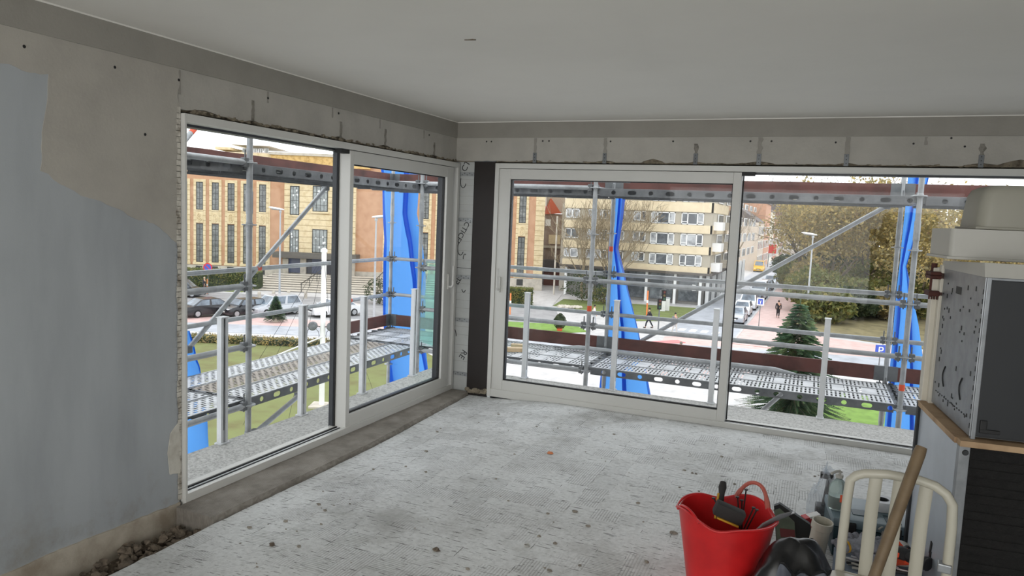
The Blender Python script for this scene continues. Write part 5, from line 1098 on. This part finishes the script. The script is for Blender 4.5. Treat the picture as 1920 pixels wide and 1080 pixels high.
MB().bev(0, .004, .008, .57, .62, .64, .003).build('body', M_ZINC, ov, world=False); MB().bev(.006, -.004, .012, .565, .006, .63, .003).build('rear_panel', M_DKP, ov, world=False)
MB().bev(-.012, .60, -.005, .60, .64, .655, .003).bev(-.035, .64, .0, .62, .70, .64, .004).build('front_frame', M_CREAMP, ov, world=False)
MB().prism([(.0, .0), (.62, .0), (.62, .035), (.02, .055)], lambda y, z: (-.004, y, .64+z), lambda y, z: (.57, y, .64+z)).build('top_cover', M_WBOX, ov, world=False)
MB().bev(.004, -.005, .0, .02, .02, .64, .002).build('corner_fold', M_ZINC, ov, world=False)
R_.seed(70)
def sl_(y, z, a, b): MB().bev(-.002, y-a/2, z-b/2, .001, y+a/2, z+b/2, .001).build('punched_slot', M_BLACK, ov, world=False)
sl_(.34, .56, .075, .032)
for i in range(46):
    y = R_.uniform(.03, .58); z = R_.choice((R_.uniform(.40, .60), R_.uniform(.05, .12), R_.uniform(.2, .6))); sl_(y, z, .010, R_.choice((.008, .012, .02)))
for i in range(15): sl_(.06+.034*i, .075-.0*i, .012, .006); sl_(.012, .05+.038*i, .004, .02)
for y in (.16, .42): MB().path([(-.002, y+.03*math.sin(k/8*PI), .12+.09*k/8) for k in range(9)], .003, 5).build('embossed_rib', M_DKP, ov, world=False)
for i in range(6):
    for j in range(4): MB().lathe([(.008, 0), (.007, .003)], (.20+.035*i+.017*(j % 2), -.004, .05+.026*j), 8, RX).build('vent_hole', M_BLACK, ov, world=False)
MB().bev(.03, -.012, .03, .055, .0, .08, .004).bev(.03, -.014, .03, .10, .0, .045, .003).build('bracket', M_BLACK, ov, world=False)
M_RUST = mat('rusty_brown', (78, 40, 32), .8, c2=(52, 28, 24), scale=30)
h = MB().tube((-.03, .66, .50), (-.03, .66, .66), .013, 10)
for z in (.52, .60, .61): h.bev(-.055, .60, z-.012, .015, .70, z+.012, .004)
for k in range(9): h.obox((-.05+.011*k, .615, .507), (.005, .012, .03))
h.build('rusty_hinge', M_RUST, ov, world=False)
def tub_box(label, p, w_, d_, h_, r, m, flare=.0, lid=None, nm='storage_box', up=True):
    t = thing(nm, label, 'box', p, AR); q = MB(); n = 6; prof = []
    def ring(s, z):
        pts = []
        for (cx, cy, a0) in ((w_/2-r, d_/2-r, 0), (-w_/2+r, d_/2-r, 90), (-w_/2+r, -d_/2+r, 180), (w_/2-r, -d_/2+r, 270)):
            for k in range(n+1): a = math.radians(a0+90*k/n); pts.append(((cx+r*math.cos(a))*s, (cy+r*math.sin(a))*s, z))
        return pts
    ks = [ring(1, 0), ring(1-flare*.5, h_*.5), ring(1-flare, h_-r*.8), ring(1-flare-.05, h_-r*.25), ring(1-flare-.14, h_), ring(1-flare-.2, h_-.006)] if up else [ring(1, 0), ring(1, h_)]
    N = len(ks[0])
    for k in ks: q.v += k
    for i in range(len(ks)-1):
        for k in range(N): q.f.append((i*N+k, i*N+(k+1) % N, (i+1)*N+(k+1) % N, (i+1)*N+k))
    q.f += [tuple(range(N-1, -1, -1)), tuple((len(ks)-1)*N+k for k in range(N))]
    q.build('body', m, t, world=False, smooth=True)
    MB().bev(-w_/2-.008, -d_/2-.008, 0, w_/2+.008, d_/2+.008, .012, .004).build('rim', m, t, world=False); return t
b1_ = tub_box('flat white plastic box lying on top of the oven', (4.03, -2.47, 1.588), .60, .34, .128, .02, M_WBOX, 0, up=False)
b2_ = tub_box('translucent plastic container turned upside down on the white box', (4.10, -2.45, 1.717), .54, .30, .185, .05, M_PLAS, .06, nm='plastic_container')

# ---------------------------------------------------------------- chair with the wooden handle leaning on it
M_IVORY = mat('ivory_plastic', (178, 174, 160), .4, var=.04, scale=4)
ch = thing('chair', 'ivory plastic folding chair with rounded slatted back, facing the camera', 'chair', (3.55, -3.56, 0), -.12)
W2 = .165; zt_ = .845
arc = [(-W2, .18, .30), (-W2, .175, .56), (-W2+.004, .17, .72)] + [(-W2+.075-.075*math.cos(a), .168, .765+.07*math.sin(a)) for a in (.5, .9, 1.3)] + [(-.04, .166, zt_), (.06, .166, zt_)] + [(W2-.09+.09*math.sin(a), .168, .755+.085*math.cos(a)) for a in (.35, .8, 1.25)] + [(W2, .17, .70), (W2, .175, .56), (W2, .18, .30)]
MB().path(arc, .0165, 12).build('back_frame', M_IVORY, ch, world=False, smooth=True)
for x in (-.080, -.005, .075): MB().path([(x+.006, .168, zt_-.008), (x, .172, .70), (x-.004, .178, .44)], .021, 10, flat=.42, upv=(0, 1, 0)).build('slat', M_IVORY, ch, world=False, smooth=True)
MB().path([(-W2-.01, .165, .445), (W2+.01, .165, .445)], .014, 10).build('rear_rail', M_IVORY, ch, world=False, smooth=True)
MB().bev(-.19, -.21, .43, .18, .155, .462, .014).build('seat', M_IVORY, ch, world=False, smooth=True)
for sx in (-1, 1):
    MB().path([(sx*W2, .18, .32), (sx*W2, .02, .20), (sx*W2*1.05, -.19, .0)], .014, 10).build('leg', M_IVORY, ch, world=False, smooth=True); MB().path([(sx*W2*.9, -.17, .435), (sx*W2*.9, .0, .24), (sx*W2*.95, .24, .0)], .014, 10).build('leg', M_IVORY, ch, world=False, smooth=True)
MB().bev(W2-.03, .15, .545, W2+.012, .19, .575, .004).build('hinge_bracket', M_ZINC, ch, world=False)
hs = thing('pickaxe_shaft', 'round wooden tool shaft leaning across the chair back', 'handle', (3.46, -3.56, .47))
pt = atz(1728, 838, 2.40); pq = hit(1614, 1150, 2, .47); MB().path([pq, pq.lerp(pt, .4), pq.lerp(pt, .96), pt], [.0165, .018, .0195, .017], 14).build('shaft', mat('worn_ash_wood', (108, 90, 66), .6, c2=(84, 68, 48), scale=8), hs, smooth=True)
hs.location = pq; 
for c in kids(hs): c.data.transform(Matrix.Translation(Vector((3.46, -3.56, .47))-pq))

# ---------------------------------------------------------------- red tub and what sticks out of it
M_TUB = mat('red_flexible_plastic', (206, 34, 36), .38, var=.12, scale=3, c2=(176, 26, 30))
TC = Vector((2.945, -2.80, 0)); tb = thing('flexible_tub', 'red flexible plastic tub with two loop handles standing on the bare floor', 'tub', TC)
A1, A2 = math.radians(62), math.radians(222)
def rimz(a):
    z = .375
    for h in (A1, A2):
        d = (a-h+PI) % (2*PI)-PI; z += .022*math.exp(-(d/.42)**2) - .022*math.exp(-((abs(d)-.75)/.3)**2)
    return z
def tw(r0, off):
    def fn(i, j):
        a = 2*PI*i; zt = rimz(a); z = off+(zt-off)*j; k = z/.375; r = r0+(.218-.150)*k*(1-.10*k)+.003*noise.noise(Vector((math.cos(a)*2, math.sin(a)*2, z*6))); return (r*math.cos(a)*1.03, r*math.sin(a)*.98, z)
    return fn
q = MB().grid(tw(.150, .0), 64, 12); q.grid(tw(.145, .006), 64, 12); n = 64
q.grid(lambda i, j: (lambda a, b: tuple(a[k]+(b[k]-a[k])*j+(.004 if k == 2 and 0 < j < 1 else 0) for k in range(3)))(tw(.1515, 0)(i, 1), tw(.145, .006)(i, 1)), 64, 2)
q.lathe([(0, .0), (.150, .0)], (0, 0, 0), 64).lathe([(0, .006), (.145, .006)], (0, 0, 0), 64)
bm = q.build('body', M_TUB, tb, world=False, smooth=True)
MB().path([(.222*math.cos(2*PI*k/64)*1.03*.985, .222*math.sin(2*PI*k/64)*.98*.985, rimz(2*PI*k/64)) for k in range(64)], .0055, 6, closed=True).build('rim_bead', M_TUB, tb, world=False, smooth=True)
for h, lean in ((A1, .012), (A2, -.004)):
    pts = []
    for k in range(15):
        f = -1+2*k/14; a = h+f*.40; z = rimz(a)-.01+ (.075 if lean > 0 else .022)*(1-abs(f)**2.6); r = .216+lean*(1-f*f); pts.append((r*math.cos(a)*1.03, r*math.sin(a)*.98, z))
    MB().path(pts, [.013]*2+[.0095]*11+[.013]*2 if lean > 0 else [.006]*15, 8).build('handle', M_TUB if lean < 0 else mat('scuffed_handle', (178, 92, 80), .5), tb, world=False, smooth=True)
def At(u, v, y): return hit(u, v, 1, y)
M_RUB = mat('black_rubber_grip', (38, 36, 35), .75); M_YEL = mat('yellow_grip', (186, 140, 34), .6)
hm = thing('club_hammer', 'black club hammer with a black and yellow grip standing in the red tub', 'hammer', At(1362, 965, -2.86)); a, b = At(1356, 904, -2.72), At(1347, 972, -2.84)
MB().path([a, a.lerp(b, .15), a.lerp(b, .3), a.lerp(b, .9), b], [.014, .019, .014, .013, .014], 12).build('handle', M_RUB, hm, smooth=True); MB().path([a.lerp(b, .32)+Vector((-.013, -.008, 0)), b+Vector((-.013, -.008, 0))], .006, 8).build('yellow_inlay', M_YEL, hm, smooth=True)
c = At(1367, 961, -2.88); MB().obox(c, (.135, .055, .062), Matrix.Rotation(.35, 3, 'Y') @ Matrix.Rotation(.25, 3, 'Z'), .010).build('head', M_RUB, hm, smooth=True)
MB().obox(c+Vector((-.0, -.030, -.034)), (.10, .012, .008), Matrix.Rotation(.35, 3, 'Y') @ Matrix.Rotation(.25, 3, 'Z'), .002).build('yellow_scrape', M_YEL, hm)
M_NAIL = mat('black_nail', (36, 30, 30), .5, .3)
for i, (u0, v0, u1, v1) in enumerate([(1399, 918, 1389, 985), (1383, 932, 1387, 978), (1391, 938, 1391, 990), (1413, 952, 1388, 992), (1419, 956, 1394, 990), (1338, 934, 1362, 962)]):
    y0 = -2.66 if i < 3 else -2.74; a, b = At(u0, v0, y0), At(u1, v1+14, y0-.03); t = thing('long_nail', ['tallest black nail in the red tub, upright by its rear handle', 'shorter upright black nail just left of the tallest', 'short black nail close behind the two upright ones', 'slanting black nail leaning right in the red tub', 'slanting black nail lying farthest right in the red tub', 'black nail alone at the left of the hammer grip'][i], 'nail', b, 0, 'long nails in the red tub')
    MB().tube(b, a, .0035, 8).build('shank', M_NAIL, t); MB().obox(a, (.016, .016, .006), None, .002).build('nail_head', M_NAIL, t)
t = thing('pry_bar', 'grey steel pry bar leaning out of the right side of the red tub', 'bar', At(1415, 1000, -2.86)); MB().path([At(1405, 1010, -2.88), At(1432, 985, -2.84), At(1462, 969, -2.78), At(1484, 962, -2.72)], [.008, .008, .008, .005], 8, flat=1.6).build('shaft', mat('dull_steel', (140, 140, 142), .4, .5), t, smooth=True)
MB().obox(At(1484, 962, -2.72), (.03, .02, .006), Matrix.Rotation(-.4, 3, 'Y'), .002).build('flat_end', MATS['dull_steel'], t)

# ---------------------------------------------------------------- tools and packaging between tub and cabinet
R_.seed(80); M_BAG = mat('black_bin_bag', (20, 20, 22), .32, var=.3, scale=6); M_LIN = mat('grey_bag_lining', (112, 116, 126), .45, c2=(70, 74, 84), scale=5)
t = thing('tool_bag', 'slumped black bag with grey lining showing, in front of the red tub', 'bag', (3.27, -3.02, 0))
def bagf(i, j):
    a = 2*PI*i; e = PI/2*j; d = Vector((math.cos(a)*math.cos(e), math.sin(a)*math.cos(e), math.sin(e))); k = 1+.22*noise.noise(d*1.8+Vector((4, 0, 0)))+.05*noise.noise(d*5); return (d.x*.235*k, d.y*.17*k, max(0, d.z*.36*k))
MB().grid(bagf, 48, 18).build('body', M_BAG, t, world=False, smooth=True, angle=PI)
def linf(i, j):
    a = -2.1+2.0*i; e = .15+.85*j; d = Vector((math.cos(a)*math.cos(e), math.sin(a)*math.cos(e), math.sin(e))); k = 1.05+.22*noise.noise(d*1.8+Vector((4, 0, 0)))+.04*math.sin(i*22+j*7)+.04*noise.noise(d*9); return (d.x*.235*k, d.y*.17*k, d.z*.355*k)
MB().grid(linf, 40, 16).build('lining', M_LIN, t, world=False, smooth=True, angle=PI)
MB().path([linf(k/20, 1) for k in range(21)], .007, 6).build('hem', M_BAG, t, world=False, smooth=True)
yg = -2.22; t = thing('saw_pack', 'green-grey cardboard sleeve with dark edge standing behind the black bag', 'package', At(1480, 1030, yg))
g = [(1451, 949), (1462, 945), (1519, 984), (1523, 1010), (1518, 1040), (1470, 1045), (1455, 1012)]; n_ = [At(u, v, yg) for u, v in g]; c_ = sum(n_, Vector())/len(n_)
MB().prism([(p.x, p.z) for p in n_], lambda x, z: (x, yg, z), lambda x, z: (x, yg+.03, z)).build('backing', mat('dark_green_board', (40, 46, 46), .6), t)
MB().prism([(c_.x+(p.x-c_.x)*.86-.008, c_.z+(p.z-c_.z)*.84) for p in n_[:2]+[At(1494, 975, yg), At(1498, 1028, yg)]+n_[5:]], lambda x, z: (x, yg-.004, z), lambda x, z: (x, yg, z)).build('green_card', mat('grey_green_card', (112, 130, 112), .6, c2=(92, 104, 94), scale=9), t)
MB().prism([(p.x, p.z) for p in (At(1462, 990, yg), At(1490, 993, yg), At(1491, 1006, yg), At(1464, 1006, yg))], lambda x, z: (x, yg-.007, z), lambda x, z: (x, yg-.003, z)).build('red_print', mat('dull_red_print', (128, 70, 70), .6), t)
t = thing('plastic_pipe', 'short off-white plastic pipe with an open upper end, standing by the red packet', 'pipe', At(1528, 1040, -2.32)); a, b = At(1543, 977, -2.36), At(1527, 1046, -2.34); d = (a-b).normalized()
Mq = d.to_track_quat('Z', 'Y').to_matrix(); ln = (a-b).length
MB().lathe([(.044, 0), (.044, ln*.8), (.05, ln*.82), (.05, ln), (.044, ln), (.041, ln*.9), (.040, ln*.1), (0, ln*.1)], b, 28, Mq).build('tube', mat('off_white_pvc', (196, 192, 178), .45, var=.05), t, smooth=True)
MB().obox(At(1523, 1013, -2.385), (.022, .004, .020), None, .002).build('printed_mark', M_BLACK, t)
t = thing('packet', 'small red and white cardboard packet behind the plastic pipe', 'packet', At(1521, 1000, -2.1)); MB().obox(At(1521, 984, -2.1), (.075, .05, .11), Matrix.Rotation(.5, 3, 'Z') @ Matrix.Rotation(-.25, 3, 'Y'), .002).build('carton', mat('red_carton', (204, 62, 66), .5), t); MB().obox(At(1525, 966, -2.1), (.062, .045, .012), Matrix.Rotation(.5, 3, 'Z') @ Matrix.Rotation(-.25, 3, 'Y'), .002).build('white_flap', M_WHITE, t)
M_TEAL = mat('dark_teal_plastic', (28, 58, 66), .45, var=.1); M_TEALL = mat('grey_teal_lid', (106, 124, 132), .4, var=.08)
t = thing('tool_case', 'dark teal tool case with a grey lid standing behind the chair', 'tool case', (3.60, -2.0, 0), .12)
MB().bev(-.20, -.17, .005, .17, .17, .165, .015).build('case', M_TEAL, t, world=False, smooth=True); MB().bev(-.205, -.175, .165, .175, .175, .215, .015).build('lid', M_TEALL, t, world=False, smooth=True)
for x in (-.12, .09): MB().bev(x-.025, -.19, .13, x+.025, -.172, .20, .005).build('latch', M_BLACK, t, world=False)
MB().path([(-.07, -.178, .12), (-.06, -.205, .12), (.04, -.205, .12), (.05, -.178, .12)], .010, 8).build('handle', M_BLACK, t, world=False, smooth=True); MB().bev(-.10, -.10, .215, .02, -.02, .2185, .001).bev(.05, -.15, .215, .12, -.05, .2185, .001).build('lid_recess', M_TEAL, t, world=False)
def bottle(label, p, r, h, m, mc, pump=False):
    t = thing('bottle', label, 'bottle', p); MB().lathe([(r*.9, 0), (r, .006), (r, h*.55), (r*.85, h*.68), (r*.35, h*.78), (r*.35, h*.84)], (0, 0, 0), 20).build('body', m, t, world=False, smooth=True)
    q = MB().lathe([(r*.42, h*.82), (r*.42, h*.90), (r*.15, h*.91), (r*.15, h)], (0, 0, 0), 14)
    if pump: q.path([(0, 0, h*.99), (-r*.4, -r*.5, h), (-r*.9, -r*1.0, h*.96)], r*.16, 8)
    q.build('cap', mc, t, world=False, smooth=True); return t
M_SOAP = NT('clear_plastic_bottle'); M_SOAP.p.inputs['Base Color'].default_value = L((214, 232, 226)); M_SOAP.p.inputs['Transmission Weight'].default_value = .75; M_SOAP.p.inputs['Roughness'].default_value = .12; M_SOAP.p.inputs['IOR'].default_value = 1.2
bt = bottle('clear pump bottle of soap standing on the tool case', Vector((3.435, -2.06, .217)), .046, .205, M_SOAP.m, M_WBOX, True); MB().lathe([(.042, .008), (.042, .07)], (0, 0, 0), 18).build('liquid', mat('pale_green_soap', (176, 214, 196), .2), bt, world=False, smooth=True); MB().bev(.01, -.048, .05, .03, -.042, .09, .002).build('orange_label', M_ORANGE, bt, world=False)
bottle('small white spray bottle between the chair slats', Vector((3.655, -2.16, 0)), .028, .20, M_WBOX, M_WBOX, True)
t = thing('sealant_tube', 'dark grey upright tube beside the pale metal side of the low unit', 'tube', Vector((3.715, -2.32, 0))); MB().lathe([(.032, 0), (.032, .16), (.038, .165), (.038, .19), (.03, .19), (.028, .1), (0, .1)], (0, 0, 0), 20).build('body', M_DKP, t, world=False, smooth=True); MB().lathe([(.039, .182), (.039, .192), (.032, .192)], (0, 0, 0), 20).build('pale_rim', M_WBOX, t, world=False)
t = thing('tape_roll', 'roll of pale grey tape lying on the tool case lid', 'roll', Vector((3.655, -1.94, .217)), .3); MB().lathe([(.036, 0), (.068, 0), (.070, .004), (.070, .046), (.068, .05), (.036, .05), (.036, 0)], (0, 0, 0), 28).build('tape', mat('grey_tape', (186, 188, 190), .35), t, world=False, smooth=True); MB().lathe([(.0355, .0), (.0355, .05), (.031, .05), (.031, 0), (.0355, 0)], (0, 0, 0), 28).build('core', M_DKP, t, world=False)
M_FILM = m_glass('clear_film', .30, (.93, .95, .97, 1), .20)
t = thing('plastic_wrapping', 'crumpled clear plastic wrapping with black parts inside, left of the tool case', 'plastic bag', Vector((3.385, -1.72, 0)))
def filmf(i, j): a = 2*PI*i; e = -.2+1.75*j; k = 1+.35*noise.noise(Vector((math.cos(a)*1.6, math.sin(a)*1.6, e*1.6)))+.12*noise.noise(Vector((math.cos(a)*6, math.sin(a)*6, e*6))); return (.085*k*math.cos(a)*math.cos(e), .10*k*math.sin(a)*math.cos(e), max(.0, .03+.25*k*math.sin(e)))
MB().grid(filmf, 40, 20).build('film', M_FILM, t, world=False, smooth=True, angle=math.radians(25)); MB().bev(-.05, -.05, .0, .04, .05, .10, .01).tube((0, 0, .1), (.02, .03, .26), .018, 8).obox((.0, .02, .27), (.07, .05, .03), None, .006).build('tool_part', M_BLACK, t, world=False)
def glove(label, p, rz, mp_, mf, tilt=0, s=1.0, cuff=None):
    t = thing('work_glove', label, 'glove', p, rz); q = MB().ball((0, 0, .03*s), (.055*s, .045*s, .026*s), 14, 9, .35, int(p[0]*100)); q.path([(-.04*s, 0, .03*s), (-.09*s, .005, .034*s), (-.125*s, .0, .036*s)], [.034*s, .033*s, .040*s], 12, flat=.7)
    q.build('palm', mp_, t, world=False, smooth=True)
    for k in range(5):
        y = (-.040+.022*k)*s if k < 4 else .05*s; l = (.075, .085, .08, .062, .05)[k]*s
        if k < 4: pts = [(.035*s, y, .032*s), (.035*s+l*.55, y*1.15, .052*s-.004*k), (.035*s+l*.95, y*1.2, .026*s)]
        else: pts = [(-.01*s, .035*s, .03*s), (.02*s, .065*s, .036*s), (.055*s, .078*s, .022*s)]
        MB().path(pts, [.0125*s, .012*s, .0095*s], 9).build('finger' if k < 4 else 'thumb', mf, t, world=False, smooth=True)
    if cuff: MB().path([(-.105*s, 0, .036*s), (-.114*s, 0, .036*s)], [.0375*s, .0385*s], 12, flat=.72).build('cuff', cuff, t, world=False)
    return t
M_GLV = mat('grey_knit', (132, 134, 142), .95, c2=(102, 104, 112), scale=40, bump=.5, bscale=120); M_BLKG = mat('black_coating', (34, 34, 36), .7); M_ORG = mat('orange_knit', (232, 84, 48), .9, scale=40)
gb = thing('cardboard_box', 'low open box of small parts under the gloves behind the chair', 'box', (3.60, -2.62, 0), .1)
MB().bev(-.17, -.12, 0, .16, .12, .19, .003).build('carton', mat('grey_blue_carton', (122, 136, 150), .8, c2=(88, 98, 110), scale=6), gb, world=False)
for k in range(16): MB().tube((R_.uniform(-.15, .14), R_.uniform(-.11, .11), .195), (R_.uniform(-.15, .14), R_.uniform(-.11, .11), .202), .006, 6).build('loose_part', (M_WBOX, M_ALU, M_DKP)[k % 3], gb, world=False)
glove('grey knitted work glove bunched up on the box, nearest the left chair post', (3.515, -2.60, .208), 1.9, M_GLV, M_GLV, s=1.15); glove('second grey work glove lying over the first, showing a yellow edge', (3.55, -2.68, .26), .6, M_GLV, M_GLV, s=1.1, cuff=M_YEL)
glove('black and orange work glove behind the right chair slats', (3.70, -2.60, .208), .9, M_ORG, M_BLKG, s=1.1, cuff=M_ORG); glove('second black and orange work glove, lying on top of its pair', (3.685, -2.67, .255), 2.4, M_BLKG, M_ORG, s=1.0, cuff=M_BLKG)
# chips and crumbs on the bare floor
R_.seed(90); q = MB()
for i in range(150):
    x = .5+3.0*R_.random(); y = -4.6+4.4*R_.random(); s = .003+.007*R_.random()**2; q.ball((x, y, fz(x, y)+s*.4), (s*1.6, s*1.1, s*.7), 5, 3, .7, i)
tag(q.build('floor_crumbs', M_CONC), 'small crumbs of screed and glue scattered over the bare floor', 'debris', kind='stuff')
def chip(label, u, v, r, m, rz=0): p = hit(u, v, 2, 0); z = fz(p.x, p.y); o = MB().ball((p.x, p.y, z+r*.4), (r*1.5, r, r*.6), 7, 5, .6, int(u)).build('chip', m, None); tag(o, label, 'chip')
chip('small orange chip lying alone in the middle of the floor', 1032, 851, .016, mat('orange_clay', (208, 134, 92), .9)); chip('dark grey chip near the middle of the lower floor edge', 818, 1032, .014, M_DIRT); chip('dark chip near the trench end of the floor', 510, 1016, .014, M_DIRT); chip('grey pebble of mortar left of the red tub', 1263, 1000, .014, M_CONC); chip('flat grey flake between the tub and the left corner', 1078, 960, .012, M_CONC)
p = hit(988, 1023, 2, 0); tag(MB().path([(p.x+.014*math.cos(k*PI/5), p.y+.014*math.sin(k*PI/5), fz(p.x, p.y)+.003) for k in range(10)], .003, 6, closed=True).build('washer_ring', M_WBOX), 'small white ring lying on the floor left of the tub', 'ring')
